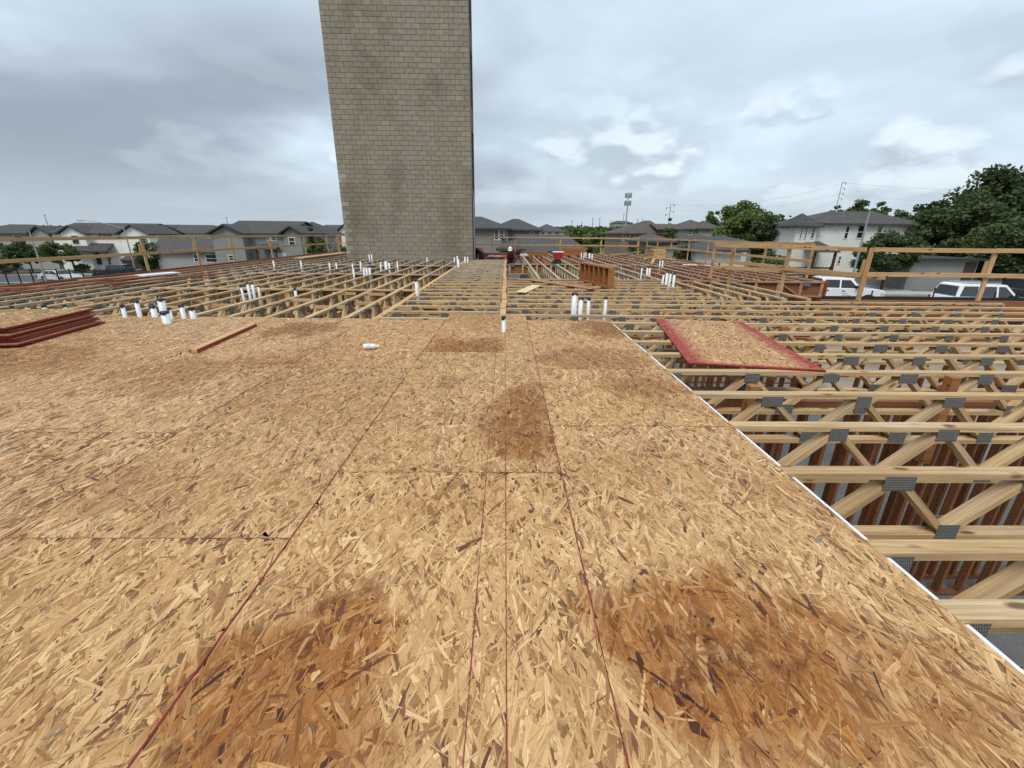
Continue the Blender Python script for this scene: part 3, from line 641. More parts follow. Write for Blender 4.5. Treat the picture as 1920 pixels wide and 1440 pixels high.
# ------------------------------------------------------------------ guardrails
def guardrail(name, posts, label, hts=(1.05, .55), ext=(0.0, 0.0), mat='pine_new', side=(0, 1), rot_posts=False):
    o = empty(name, (posts[0][0], posts[0][1], 0)); tag(o, label, 'guardrail', 'wooden guardrails round the floor'); b0 = Vector((posts[0][0], posts[0][1], 0))
    P = [Vector((x, y, 0)) - b0 for x, y in posts]
    d = (P[-1] - P[0]).normalized(); nrm = Vector((-d.y, d.x, 0))
    for p in P:
        ln = Vector((random.uniform(-.02, .02), random.uniform(-.02, .02), 0))
        mb = MB().bar((0, 0, 0), (1.42, 0, 0), .088, .04); M = Matrix(((0, d.x, nrm.x, 0), (0, d.y, nrm.y, 0), (1, d.z, nrm.z, 0), (0, 0, 0, 1)))
        po = obj('post', mb, mat, o, T(p + Vector((0, 0, -.38))) @ M, bevel=.003)
        gb = MB().bar((0, 0, 0), (.3, 0, 0), .085, .036); obj('gusset', gb, mat, o, T(p + nrm * .041 - d * .045 + Vector((0, 0, .50))) @ M)
    for h in hts:
        q = 0; i = 0
        while i < len(P) - 1:
            j = min(len(P) - 1, i + random.choice((1, 2)))
            e0 = P[i] - d * (ext[0] if i == 0 else .05); e1 = P[j] + d * (ext[1] if j == len(P) - 1 else .05)
            off = -nrm * (.042 + .004 * (q % 2)); dz = Vector((0, 0, random.uniform(-.012, .012)))
            l = (e1 - e0).length; dd = (e1 - e0).normalized(); z_ = Vector((0, 0, 1)); M = Matrix(((dd.x, -nrm.x, 0, 0), (dd.y, -nrm.y, 0, 0), (0, 0, 1, 0), (0, 0, 0, 1)))
            obj('rail', MB().box(0, l, -.019, .019, -.0445, .0445), mat, o, T(e0 + off + Vector((0, 0, h - .0445)) + dz) @ M, bevel=.003); i = j; q += 1
    return o
guardrail('guardrail', [(-11.75, 5.2), (-11.75, 9.2), (-11.75, 14.6), (-11.75, 17.1), (-11.75, 19.3), (-11.75, 22.5), (-11.75, 26.3), (-11.75, 29.6), (-11.7, 31.2)], 'pale wooden guardrail along the left edge of the floor')
guardrail('guardrail', [(-11.6, 31.2), (-8.6, 31.2), (-5.4, 31.2), (-2.6, 31.2), (-1.0, 31.2), (.62, 31.2), (3.75, 31.2), (6.6, 31.2), (9.2, 31.2)], 'wooden guardrail along the far edge behind the workers', side=(0, 1))
guardrail('guardrail', [(9.8, 31.2), (9.75, 28.9), (9.8, 26.6), (9.8, 24.0), (9.8, 21.7), (9.8, 19.3), (9.8, 16.8), (9.8, 14.2)], 'wooden guardrail along the right edge, receding to the far corner')
guardrail('guardrail', [(6.5, 13.9), (6.35, 12.4), (6.95, 10.9), (7.59, 9.2)], 'short wooden guardrail jogging back from the nearest corner')
guardrail('guardrail', [(7.59, 9.2), (10.21, 9.2), (12.9, 9.2), (15.5, 9.2)], 'nearest wooden guardrail in front of the parked trucks')
# ------------------------------------------------------------------ block tower
def tower():
    x0, x1, y0, y1, zb, zt = -8.03, -1.70, 22.5, 24.75, -3.28, 13.5
    o = empty('block_tower', ((x0 + x1) / 2, (y0 + y1) / 2, zb)); tag(o, 'tall grey concrete block shaft rising above the floor', 'tower'); O = Vector(o.location)
    obj('core', MB().box(x0 + .012, x1 - .2, y0 + .012, y1 - .012, zb, zt), 'mortar', o, T(-O))
    obj('core', MB().box(x1 - .2, x1 - .012, y0 + .012, y0 + .62, zb, zt), 'mortar', o, T(-O))
    obj('core', MB().box(x1 - .2, x1 - .012, y1 - .25, y1 - .012, zb, zt), 'mortar', o, T(-O))
    tones = [(.345, .298, .228), (.335, .288, .218), (.325, .279, .211), (.315, .268, .202), (.35, .31, .245), (.306, .26, .195), (.34, .29, .212), (.33, .282, .215), (.36, .315, .25), (.325, .295, .24)]
    lite = (.46, .43, .37)
    def block(me_name, w, h, d, tone):
        mb = MB(); b_ = .006
        P = [(-w / 2 + b_, -d, -h / 2 + b_), (w / 2 - b_, -d, -h / 2 + b_), (w / 2 - b_, -d, h / 2 - b_), (-w / 2 + b_, -d, h / 2 - b_), (-w / 2, -d + b_, -h / 2), (w / 2, -d + b_, -h / 2), (w / 2, -d + b_, h / 2), (-w / 2, -d + b_, h / 2), (-w / 2, .0, -h / 2), (w / 2, .0, -h / 2), (w / 2, .0, h / 2), (-w / 2, .0, h / 2)]
        F_ = [(0, 1, 2, 3), (0, 4, 5, 1), (1, 5, 6, 2), (2, 6, 7, 3), (3, 7, 4, 0), (4, 8, 9, 5), (5, 9, 10, 6), (6, 10, 11, 7), (7, 11, 8, 4)]
        return P, F_
    def tone_mesh(P, F_, tone_list, name):
        me = bpy.data.meshes.new(name); me.from_pydata(P, [], F_); me.materials.append(MATS['block'])
        a = me.attributes.new('tone', 'FLOAT_COLOR', 'FACE'); a.data.foreach_set('color', np.array(tone_list, np.float32).reshape(-1)); me.update(); return me
    BW, BH = .4064, .2032; rows = int((zt - zb) / BH); cells = []
    for r_ in range(rows):
        z = zb + (r_ + .5) * BH; x = x0; k = 0; xe = x1
        first = BW if r_ % 2 == 0 else BW / 2
        while x < xe - .02:
            w = first if k == 0 else BW
            if x + w > xe - .06: w = xe - x
            t = tones[int(rng.integers(len(tones)))]
            if k == 0 and random.random() < .5 and z < 4: t = lite
            elif (xe - x - w) < .3 and random.random() < .1 and z < 8: t = (.38, .34, .27)
            elif random.random() < .02: t = (.33, .30, .26)
            cells.append((x + w / 2, z, w - .011, BH - .011, t)); x += w; k += 1
    vis = [c for c in cells if -.1 < c[1] < 10.6]; vis.sort(key=lambda c: -c[1]); single = set(id(c) for c in vis[:300])
    PP, FF, TT = [], [], []
    for c in cells:
        P, F_ = block('', c[2], c[3], .012 + random.uniform(0, .004), c[4]); col = [c[4] + (1,)] * len(F_)
        if id(c) in single:
            key = ('blk', round(c[2], 3), c[4]); me = shared(key, lambda: tone_mesh(P, F_, col, 'block'))
            link('block', me, o, T(Vector((c[0] + random.uniform(-.002, .002), y0 + .012 - random.uniform(0, .002), c[1] + random.uniform(-.002, .002))) - O) @ RZ(random.uniform(-.004, .004)))
        else:
            n = len(PP); PP += [(p[0] + c[0], p[1] + y0 + .012, p[2] + c[1]) for p in P]; FF += [tuple(n + i for i in f) for f in F_]; TT += col
    tag(link('block_courses', tone_mesh(PP, FF, TT, 'block_courses'), o, T(-O)), kind='stuff')
    # right side: narrow return of blocks with door openings
    PP, FF, TT = [], [], []
    for r_ in range(rows):
        z = zb + (r_ + .5) * BH
        for ya, yb in (((y0, y0 + .4), (y0 + .4, y0 + .62)) if r_ % 2 == 0 else ((y0, y0 + .2), (y0 + .2, y0 + .62))):
            n = len(PP); P, F_ = block('', yb - ya - .011, BH - .011, .013, None); t = tones[int(rng.integers(len(tones)))] if random.random() > .5 else (.36, .34, .29)
            PP += [(x1 - .013 - p[1], (ya + yb) / 2 + p[0], z + p[2]) for p in P]; FF += [tuple(n + i for i in f) for f in F_]; TT += [t + (1,)] * len(F_)
    tag(link('block_courses', tone_mesh(PP, FF, TT, 'block_courses'), o, T(-O)), kind='stuff')
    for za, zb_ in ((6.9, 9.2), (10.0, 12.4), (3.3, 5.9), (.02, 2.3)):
        obj('opening_shade_panel', MB().box(x1 - .15, x1 - .10, y0 + .63, y1 - .26, za, zb_), 'trim_dark', o, T(-O))  # dark panel, its colour standing in for the shade inside the doorway
    zz = [2.3, 3.3, 5.9, 6.9, 9.2, 10.0]
    for za, zb_ in ((2.3, 3.3), (5.9, 6.9), (9.2, 10.0), (12.4, 13.5)):
        obj('lintel', MB().box(x1 - .2, x1 - .012, y0 + .62, y1 - .25, za, zb_), 'mortar', o, T(-O))
    obj('conduit', MB().tube((x1 + .05, y0 + .30, 0), (x1 + .05, y0 + .30, 3.0), .05), 'galv', o, T(-O))
tower()
# ------------------------------------------------------------------ pipes
def pipe_mesh(r, h, capm=True):
    key = ('pipe', round(r, 3), round(h, 2))
    def mk():
        mb = MB(); mb.tube((0, 0, -.55), (0, 0, h), r, r, 16); return mb.mesh('pipe', 'pvc', True)
    return shared(key, mk)
def cap_mesh(r, h):
    """black plastic cap with a ragged taped lower edge"""
    mb = MB(); n = 16; P = []; zt = h + .012
    for i in range(n):
        t = 2 * math.pi * i / n; rr = r + .005; P.append((rr * math.cos(t), rr * math.sin(t), h - random.uniform(.012, .045)))
    for i in range(n):
        t = 2 * math.pi * i / n; P.append(((r + .004) * math.cos(t), (r + .004) * math.sin(t), zt - .012))
    for i in range(n):
        t = 2 * math.pi * i / n; P.append(((r - .008) * math.cos(t), (r - .008) * math.sin(t), zt))
    F_ = [(i, (i + 1) % n, (i + 1) % n + n, i + n) for i in range(n)] + [(i + n, (i + 1) % n + n, (i + 1) % n + 2 * n, i + 2 * n) for i in range(n)] + [tuple(range(2 * n, 3 * n))]
    return mb.poly(P, F_).mesh('cap', 'tape')
def pipes(lst, where, group, cap=True):
    for i, (x, yd, yt, w) in enumerate(lst):
        p = onz(x, yd, 0.0); d = depth(p); r = max(.02, min(.06, w * d / F_PX / 2 / math.sqrt(1 + ((x - 960) / F_PX) ** 2) * .92))
        lo, hi = .05, .9
        v = ray(x, yt); t = (p.y) / v.y; h = max(.06, EYE + v.z * t)
        h = round(h / .02) * .02
        o = empty('vent_pipe', (p.x, p.y, 0)); lean = random.uniform(-.03, .03); o.rotation_euler = (lean, random.uniform(-.03, .03), random.random() * 6)
        tag(o, 'white pipe %s, %s' % (where, (ORD[i] + ' from left') if len(lst) > 1 else 'standing alone'), 'pipe', group)
        link('pipe_body', pipe_mesh(r, h), o)
        if cap: link('cap', cap_mesh(r, h), o)
pipes([(27, 592, 574, 9), (68, 592, 577, 12), (88, 592, 571, 11), (126, 592, 573, 10)], 'beyond the stack of red-edged sheets', 'pipes beyond the sheet stack')
pipes([(235, 595, 573, 10), (263, 594, 564, 11), (291, 594, 575, 14), (308, 590, 561, 17), (314, 606, 584, 20), (322, 598, 577, 8), (346, 597, 573, 11), (363, 597, 576, 13)], 'in the cluster at the far edge of the subfloor', 'pipe cluster at the subfloor edge')
pipes([(944.5, 622, 593, 8)], 'with black cap in the middle of the subfloor', 'pipe on the subfloor')
pipes([(456, 556, 535, 5), (468, 552, 530, 6), (476, 550, 530, 6), (486, 548, 535, 4)], 'in the row of four among the left trusses', 'four pipes among the left trusses')
pipes([(554.5, 552, 541, 6)], 'behind the first gap of the left field', 'single pipe of the left field')
pipes([(782, 549, 525, 7)], 'at the left edge of the corridor', 'pipe by the corridor')
pipes([(663.5, 515, 504, 3.5), (683, 514, 502, 4), (688, 513, 502, 4), (693.5, 513, 502, 4.5)], 'in the close row in front of the tower', 'close row of pipes before the tower', False)
pipes([(514, 499, 489, 3.4), (565, 499, 489, 3.4), (618, 500, 493, 3.2), (631, 500, 493, 3.2), (661, 500, 494, 3), (676.5, 501, 491, 3.4), (714, 501, 492, 3), (724, 503, 490, 6), (730, 501, 493, 4), (745.5, 500, 491, 3)], 'in the scattered line left of the corridor', 'small pipes in a line', False)
pipes([(693, 487, 477, 2.4), (697.5, 487, 477, 2.4), (801, 489, 482, 2.2), (852, 489, 482, 2.4), (857.5, 489, 480, 3), (859.5, 499, 486, 4.2), (872, 491, 482, 3), (877, 490, 482, 2.4)], 'at the foot of the block tower', 'pipes at the tower foot', False)
pipes([(1076, 583, 549, 11.5), (1088, 583, 559, 9), (1103, 580, 559, 7), (1134.5, 581, 558, 6.5)], 'in the row of four right of the centre beam', 'four pipes right of the centre beam')
pipes([(1202, 518, 500, 2.8), (1213, 514, 500, 4), (1217.5, 514, 500, 4)], 'in the trio beyond the orange framed panel', 'three pipes beyond the panel')
pipes([(1242, 531, 513, 4), (1249, 531, 510, 6), (1254.5, 534, 511, 4.5), (1262, 536, 513, 5.5)], 'in the group of four by the reddish girder', 'four pipes by the girder')
pipes([(1237, 497, 489, 2.6), (1242, 497, 489, 2.6)], 'in the far pair near the right guardrail', 'far pair of pipes', False)
pipes([(1090, 481, 474, 1.9), (1095, 481, 474, 1.9), (1098.5, 481, 474, 1.9), (1105, 483, 475, 3.6), (1110, 484, 477, 2.6)], 'in the farthest group before the back guardrail', 'farthest pipes', False)
# ------------------------------------------------------------------ sheets and loose timber on the floor
def sheet(name, corners, z, label, cat, group=None, cover=1.6, redf=None, thick=.021, axis=0):
    """corners: near-left, near-right, far-right (world xy)"""
    a, b, c = (Vector((p[0], p[1], 0)) for p in corners); w = (b - a).length; l = (c - b).length; ctr = (a + c) / 2; ang = math.atan2(b.y - a.y, b.x - a.x)
    o = link(name, osb_mesh(name, w, l, cover, None, axis, redf, thick)); o.location = (ctr.x, ctr.y, z + thick); o.rotation_euler = (0, 0, ang); tag(o, label, cat, group); return o
base = (onz(46, 651), onz(210, 604)); e = (base[1] - base[0]).normalized(); e.z = 0; perp = Vector((-e.y, e.x, 0))
for i in range(9):
    j = random.uniform(-.09, .09); s_ = random.uniform(-.05, .05); z = .001 + i * .0245
    if i == 8: j = .02; s_ = -.03
    nr = Vector((base[0].x, base[0].y, 0)) + e * j + perp * (.05 + s_ * .8 + .012 * i)
    fr = nr + e * 1.32
    sheet('osb_sheet', (nr + perp * 2.44, nr, fr), z, 'red-edged wood sheet in the stack on the subfloor, %s from the bottom' % ORD[i], 'sheet', 'stacked sheets', 1.8 if i == 8 else .15, axis=0)
def redR(X, Y):
    hx, hy = 1.30 / 2, 2.5 / 2
    d1 = np.clip(1.15 - (X + hx) / .24, 0, 1); d2 = np.clip(1.1 - (hx - X) / .22, 0, 1); d3 = np.clip(1 - (Y + hy) / .05, 0, 1)
    return np.clip(np.maximum(np.maximum(d1, d2), d3) * 1.25, 0, 1)
_c, _a = Vector((2.77, 5.36, 0)), R(-10.5); q = [_c + Vector((x * math.cos(_a) - y * math.sin(_a), x * math.sin(_a) + y * math.cos(_a), 0)) for x, y in ((-.65, -1.26), (.65, -1.26), (.65, 1.26))]
sheet('osb_sheet', q, TOP + .002, 'wood sheet with red painted edges lying across the right trusses', 'sheet', None, 3.0, redR, axis=1)
q = [onz(x, y, .0) for x, y in ((1066, 543), (1089, 541), (1046, 522.5))]
sheet('osb_strip', q, TOP + .002, 'narrow wood strip with a red end lying across the middle bay', 'sheet', None, 1.5, lambda X, Y: np.clip(1 - (Y + 1.6) / .3, 0, 1))
q = [onz(x, y, .0) for x, y in ((976, 546.5), (996, 547.5), (1007, 534))]
a, b_, c = q; ctr = (a + c) / 2
sc = obj('plywood_scrap', MB().box(-(b_ - a).length / 2, (b_ - a).length / 2, -(c - b_).length / 2, (c - b_).length / 2, 0, .018), 'yellow_ply', None, T((ctr.x, ctr.y, TOP + .002)) @ RZ(math.atan2(b_.y - a.y, b_.x - a.x)) @ Matrix.Shear('XY', 4, (.35, 0)) if False else T((ctr.x, ctr.y, TOP + .002)) @ RZ(math.atan2(b_.y - a.y, b_.x - a.x)))
tag(sc, 'pale yellow plywood offcut on the trusses right of the centre beam', 'plywood')
lb = empty('loose_board', (-3.35, 4.46, 0)); tag(lb, 'red-sided board lying loose on the subfloor', 'board')
dv = Vector((-.13, 1.39, 0)); l = dv.length; M = RZ(math.atan2(dv.y, dv.x))
obj('board_face', MB().box(0, l, -.042, .042, .0035, .0405), 'pine_new', lb, M, bevel=.002)
obj('painted_edge', MB().box(0.001, l - .001, -.0465, -.0422, .002, .0395), 'osb_edge', lb, M)
# framed panel standing on the trusses
fp = empty('framed_panel', onz(1149, 541, TOP)); tag(fp, 'orange wooden framed panel with six open bays standing on the trusses', 'framed panel')
A_, B_ = onz(1149, 541, TOP), onz(1094, 525.5, TOP); v = B_ - A_; L_ = v.length; M = RZ(math.atan2(v.y, v.x)); hh = .52
obj('top_plate', MB().box(0, L_, -.0, .14, hh - .04, hh), 'pine_pink', fp, M); obj('bottom_plate', MB().box(0, L_, -.0, .14, .0, .04), 'orange_board', fp, M)
for k in range(7):
    x = k * (L_ - .04) / 6; obj('stud', MB().box(x, x + .04, -.0, .14, .042, hh - .042), 'orange_board', fp, M)
obj('sheathing', MB().box(0, L_, -.014, -.002, 0, hh), 'pine_red', fp, M)
# lumber stacks and scattered planks of the far field
def stack(x0, x1, yb, yt, n_w, label, mat='orange_board', depth_m=.6, Y=None, rows=None):
    a = onz(x0, yb, TOP); b_ = onz(x1, yb, TOP)
    if Y: a = atY(x0, yb, Y); b_ = atY(x1, yb, Y)
    zt = (C0 + ray(x0, yt) * (a.y / ray(x0, yt).y)).z; h = zt - TOP; rows = rows or max(2, int(h / .045)); rh = h / rows
    for r_ in range(rows):
        for k in range(n_w):
            yo = a.y + k * depth_m / n_w; j = random.uniform(-.06, .06)
            o = lumber('lumber', (a.x + j, yo, TOP + .003 + (r_ + .5) * rh), (b_.x + j, yo + (b_.y - a.y) * 0, TOP + .003 + (r_ + .5) * rh), depth_m / n_w - .008, rh - .004, mat, '%s, %s layer up' % (label, ORD[r_]), 'lumber', label)
stack(1050, 1098, 477, 464, 1, 'orange plank in the tall stack at the far edge', Y=28.5, rows=6)
stack(980, 1027, 477, 471, 1, 'orange plank in the low stack behind the cooler', Y=28.0, rows=3)
stack(1221, 1243, 482, 467, 1, 'pale plank in the bundle by the right guardrail', 'pine_new', Y=24.5, rows=6)
for i, (xa, ya, xb, yb, mat, w, lab_) in enumerate((
        (1118, 482, 1178, 477, 'orange_board', .14, 'long orange plank lying across the far trusses'), (1150, 478, 1202, 472, 'pine_grey', .1, 'grey plank leaning toward the far right guardrail'),
        (1165, 487, 1195, 487, 'pine_pink', .12, 'pinkish plank flat on the far right trusses'), (1208, 486, 1228, 479, 'pine_new', .1, 'pale plank propped before the bundle'), (1228, 479, 1236, 486, 'pine_new', .1, 'short pale plank propped against another'),
        (1222, 494, 1227, 485, 'pine_new', .14, 'short bright plank standing askew in the far right field'), (1240, 484, 1262, 487, 'pine_new', .25, 'broad pale board beside the right guardrail'), (1262, 490, 1335, 500, 'pine_pink', .16, 'pinkish plank along the right edge'),
        (1280, 496, 1338, 498, 'white_strip', .12, 'whitish board by the right guardrail'), (262, 517, 330, 511, 'white_strip', .35, 'whitish board by the left guardrail'), (150, 526, 262, 517, 'pine_pink', .15, 'pinkish plank along the left edge'), (200, 533, 420, 512, 'pine_red', .16, 'reddish plank on the left trusses'),
        (560, 484, 645, 474, 'pine_new', .5, 'pale boards beside the tower foot'), (0, 541, 90, 538, 'pine_red', .12, 'reddish plank at the left margin'))):
    a = onz(xa, ya, .03 + .01 * (i % 2)); b_ = onz(xb, yb, .03 + .01 * (i % 2)); lumber('plank', a, b_, w, .036, mat, lab_, 'plank')
# long timbers lying on the short guardrail
a, b_ = atY(1342, 460, 12.9), atY(1570, 466, 9.6); lumber('timber', a, b_, .04, .09, 'pine_new', 'long timber doubling the top rail of the short guardrail', 'timber')
a, b_ = atY(1338, 500, 12.8), atY(1660, 520, 9.05); lumber('timber', a, b_, .04, .10, 'pine_new', 'long timber doubling the middle rail of the short guardrail', 'timber')
# ------------------------------------------------------------------ small things: bottle, cooler, bags
bt = empty('water_bottle', onz(681, 650, .032), R(12)); tag(bt, 'clear plastic bottle lying on the subfloor', 'bottle')
mb = MB(); pr = [(0, .012), (.004, .030), (.03, .032), (.06, .029), (.09, .032), (.12, .030), (.14, .018), (.152, .013)]
for (xa, ra), (xb, rb) in zip(pr[:-1], pr[1:]): mb.tube((xa, 0, 0), (xb, 0, 0), ra, rb, 14, cap=False)
obj('bottle_body', mb, 'bottle_clear', bt, smooth=True); obj('cap', MB().tube((.152, 0, 0), (.17, 0, 0), .015, .015, 12), 'helmet', bt); obj('wrapper', MB().tube((.045, 0, 0), (.085, 0, 0), .0325, .0325, 14, False), 'gyp', bt)
co = empty('cooler', (2.32, 20.1, .20), R(4)); tag(co, 'red drink cooler with white lid on the cross beam', 'cooler')
mb = MB(); w0, w1 = .19, .225
mb.poly([(-w0, -.14, 0), (w0, -.14, 0), (w0, .14, 0), (-w0, .14, 0), (-w1, -.17, .26), (w1, -.17, .26), (w1, .17, .26), (-w1, .17, .26)], [(3, 2, 1, 0), (4, 5, 6, 7), (0, 1, 5, 4), (1, 2, 6, 5), (2, 3, 7, 6), (3, 0, 4, 7)])
obj('cooler_body', mb, 'cooler_red', co, bevel=.02); obj('lid', MB().box(-.235, .235, -.18, .18, .262, .305), 'helmet', co, bevel=.012)
for s_ in (-1, 1): obj('handle', MB().box(s_ * .222 - .012, s_ * .222 + .012, -.06, .06, .16, .2), 'cooler_red', co)
bg = empty('tool_bag', (2.27, 20.05, TOP + .002)); tag(bg, 'black tool bag under the red cooler', 'tool bag')
obj('bag_body', MB().extrude([(-.2, 0), (.2, 0), (.22, .1), (.16, .20), (.0, .215), (-.1, .17), (-.21, .09)], -.12, .12), 'cloth_dark', bg, bevel=.02); obj('strap', MB().tube((-.1, -.03, .17), (.12, -.03, .2), .02), 'rubber', bg)
for i, (x, y, w, h, mat, lab_) in enumerate(((930, 481, .5, .06, 'gyp', 'white sheet of plastic on the floor between the workers'), (983, 480, .28, .16, 'gyp', 'pale pink paper sack right of the crouching worker'), (971, 477, .26, .18, 'cloth_dark', 'black bucket behind the crouching worker'))):
    p = onz(x, y, TOP); tag(obj(('plastic_sheet', 'paper_sack', 'bucket')[i], MB().extrude([(-w, 0), (w * .95, 0), (w * .8, h * .6), (w * .3, h), (-w * .2, h * .75), (-w * .8, h * .9)], -.15, .15), mat, None, T(p), bevel=.01), lab_, ('sheet', 'sack', 'bucket')[i])
# ------------------------------------------------------------------ workers
def make_skin(name, pts, edges, mat, parent, M=None, sub=2):
    me = bpy.data.meshes.new(name); bm = bmesh.new(); lay = bm.verts.layers.skin.verify(); vs_ = []
    for p in pts:
        v = bm.verts.new(p[:3]); v[lay].radius = (p[3], p[3] if len(p) < 5 else p[4]); vs_.append(v)
    vs_[0][lay].use_root = True
    for a, b in edges: bm.edges.new((vs_[a], vs_[b]))
    bm.to_mesh(me); bm.free(); me.materials.append(MATS[mat]); o = link(name, me, parent, M)
    o.modifiers.new('skin', 'SKIN'); sm = o.modifiers.new('sub', 'SUBSURF'); sm.levels = sub; sm.render_levels = sub; return o
def head(parent, c, d, mat_hair='hair', helmet=None):
    """small head with face features, looking along d"""
    d = Vector(d).normalized(); up = Vector((0, 0, 1)); s_ = d.cross(up).normalized(); up = s_.cross(d)
    M = Matrix(((d.x, s_.x, up.x, c[0]), (d.y, s_.y, up.y, c[1]), (d.z, s_.z, up.z, c[2]), (0, 0, 0, 1)))
    bm = bmesh.new(); bmesh.ops.create_uvsphere(bm, u_segments=16, v_segments=12, radius=1)
    for v in bm.verts:
        v.co.x *= .095; v.co.y *= .076; v.co.z *= .115
        if v.co.z < -.04: v.co.y *= .8; v.co.x *= .9
        if v.co.x > .085: v.co.x += .0
    bmesh.ops.create_cone(bm, segments=6, radius1=.016, radius2=.004, depth=.04, matrix=Matrix.Translation((.105, 0, -.01)) @ Matrix.Rotation(R(90), 4, 'Y'))
    for s2 in (-1, 1): bmesh.ops.create_uvsphere(bm, u_segments=8, v_segments=6, radius=.02, matrix=Matrix.Translation((0, s2 * .076, 0)))
    me = bpy.data.meshes.new('head'); bm.to_mesh(me); bm.free(); me.materials.append(MATS['skin']); h = link('head', me, parent, M)
    for s2 in (-1, 1): obj('eye', MB().tube((.083, s2 * .03, .012), (.092, s2 * .03, .012), .011, .009, 8), 'hair', h)
    obj('mouth', MB().box(.075, .086, -.022, .022, -.058, -.050), 'cloth_maroon', h)
    bm = bmesh.new(); bmesh.ops.create_uvsphere(bm, u_segments=16, v_segments=12, radius=1)
    R_ = (.125, .105, .12) if helmet else (.104, .084, .122)
    for v in bm.verts: v.co.x *= R_[0]; v.co.y *= R_[1]; v.co.z = max(v.co.z, -.05 if helmet else -.2) * R_[2]
    if helmet:
        bmesh.ops.create_cone(bm, segments=16, radius1=.15, radius2=.13, depth=.012, cap_ends=True, matrix=Matrix.Translation((.03, 0, .0)) @ Matrix.Diagonal((1.05, .82, 1, 1)))
    me = bpy.data.meshes.new('helmet' if helmet else 'hair'); bm.to_mesh(me); bm.free(); me.materials.append(MATS[helmet or mat_hair])
    for p_ in me.polygons: p_.use_smooth = True
    link('helmet' if helmet else 'hair', me, h, T((-.012, 0, .045 if helmet else .02)))
def hand(parent, p, d, mat='skin'):
    d = Vector(d).normalized(); s_ = d.orthogonal().normalized()
    pts = [(*p, .03, .018), (*(Vector(p) + d * .07), .036, .016)]; ed = [(0, 1)]; L5 = (.055, .075, .08, .072)
    for k in range(4):
        b0 = Vector(p) + d * .075 + s_ * (.027 - .018 * k); n = len(pts); b1 = b0 + d * L5[k] * .55; b2 = b1 + (d + Vector((0, 0, -.8))).normalized() * L5[k] * .5
        pts += [(*b0, .009), (*b1, .0085), (*b2, .007)]; ed += [(1, n), (n, n + 1), (n + 1, n + 2)]
    n = len(pts); t0 = Vector(p) + d * .03 + s_ * .035; t1 = t0 + (d + s_).normalized() * .035; t2 = t1 + d * .03
    pts += [(*t0, .011), (*t1, .01), (*t2, .008)]; ed += [(0, n), (n, n + 1), (n + 1, n + 2)]
    return make_skin('hand', pts, ed, mat, parent, None, 1)
def worker(loc, rz, pose, label, shirt, pants, helmet, extra=None):
    o = empty('person', loc, rz); tag(o, label, 'person', 'workers at the far end')
    P = pose
    # one continuous body (clothed); local +X is where the person faces
    names = list(P); idx = {n: i for i, n in enumerate(names)}
    pts = [P[n] for n in names]
    E_ = [('hip', 'waist'), ('waist', 'chest'), ('chest', 'neck'), ('hip', 'hl'), ('hl', 'kl'), ('kl', 'al'), ('al', 'tl'), ('hip', 'hr'), ('hr', 'kr'), ('kr', 'ar'), ('ar', 'tr'), ('chest', 'sl'), ('sl', 'el'), ('el', 'wl'), ('chest', 'sr'), ('sr', 'er'), ('er', 'wr')]
    make_skin('body', pts, [(idx[a], idx[b]) for a, b in E_], pants, o)
    # shirt over the torso and upper arms
    tn = ['chest', 'waist', 'neck', 'sl', 'el', 'sr', 'er']; ti = {n: i for i, n in enumerate(tn)}
    tp = [(P[n][0], P[n][1], P[n][2], P[n][3] * (1.1 if n != 'neck' else 1.0)) for n in tn]
    make_skin('shirt', tp, [(ti[a], ti[b]) for a, b in (('chest', 'waist'), ('chest', 'neck'), ('chest', 'sl'), ('sl', 'el'), ('chest', 'sr'), ('sr', 'er'))], shirt, o)
    nk = Vector(P['neck'][:3]); hd = Vector(P['hd']) if 'hd' in P else None
    return o
W = {'hip': (0, 0, .92, .15), 'waist': (.16, 0, 1.02, .135), 'chest': (.38, 0, .98, .15), 'neck': (.54, 0, .90, .06), 'hl': (.0, .1, .84, .105), 'kl': (.06, .14, .48, .075), 'al': (-.03, .15, .10, .05), 'tl': (.14, .16, .05, .042),
     'hr': (.0, -.1, .84, .105), 'kr': (.06, -.14, .48, .075), 'ar': (-.03, -.15, .10, .05), 'tr': (.14, -.16, .05, .042), 'sl': (.42, .18, .94, .07), 'el': (.48, .22, .66, .05), 'wl': (.56, .16, .44, .036), 'sr': (.42, -.18, .94, .07), 'er': (.48, -.22, .66, .05), 'wr': (.56, -.16, .44, .036)}
p = Vector((-1.35, 24.3, 0))
wp = empty('work_platform', (-.5, 24.2, -.66)); tag(wp, 'low plank platform under the two workers', 'platform')
for k in range(5): obj('plank', MB().box(-1.5, 1.6, -1.0 + k * .4, -.62 + k * .4, -.04, 0), 'pine_pink', wp)
for k in range(2): obj('ledger', MB().box(-1.4 + 2.6 * k, -1.3 + 2.6 * k, -1.0, 1.0, -.14, -.041), 'pine_pink', wp)
w1 = worker((p.x, p.y, -.66), R(150), W, 'worker in dark clothes and red top bent over beside the block tower', 'cloth_dark', 'cloth_dark', None)
head(w1, (.66, 0, .80), (.6, 0, -.8), helmet='cloth_orange'); hand(w1, (.57, .16, .42), (.3, 0, -1)); hand(w1, (.57, -.16, .42), (.3, 0, -1))
obj('safety_vest', MB().extrude([(.0, 1.0), (.1, 1.17), (.4, 1.14), (.52, .97), (.4, 1.10), (.12, 1.12)], -.19, .19), 'cloth_orange', w1)
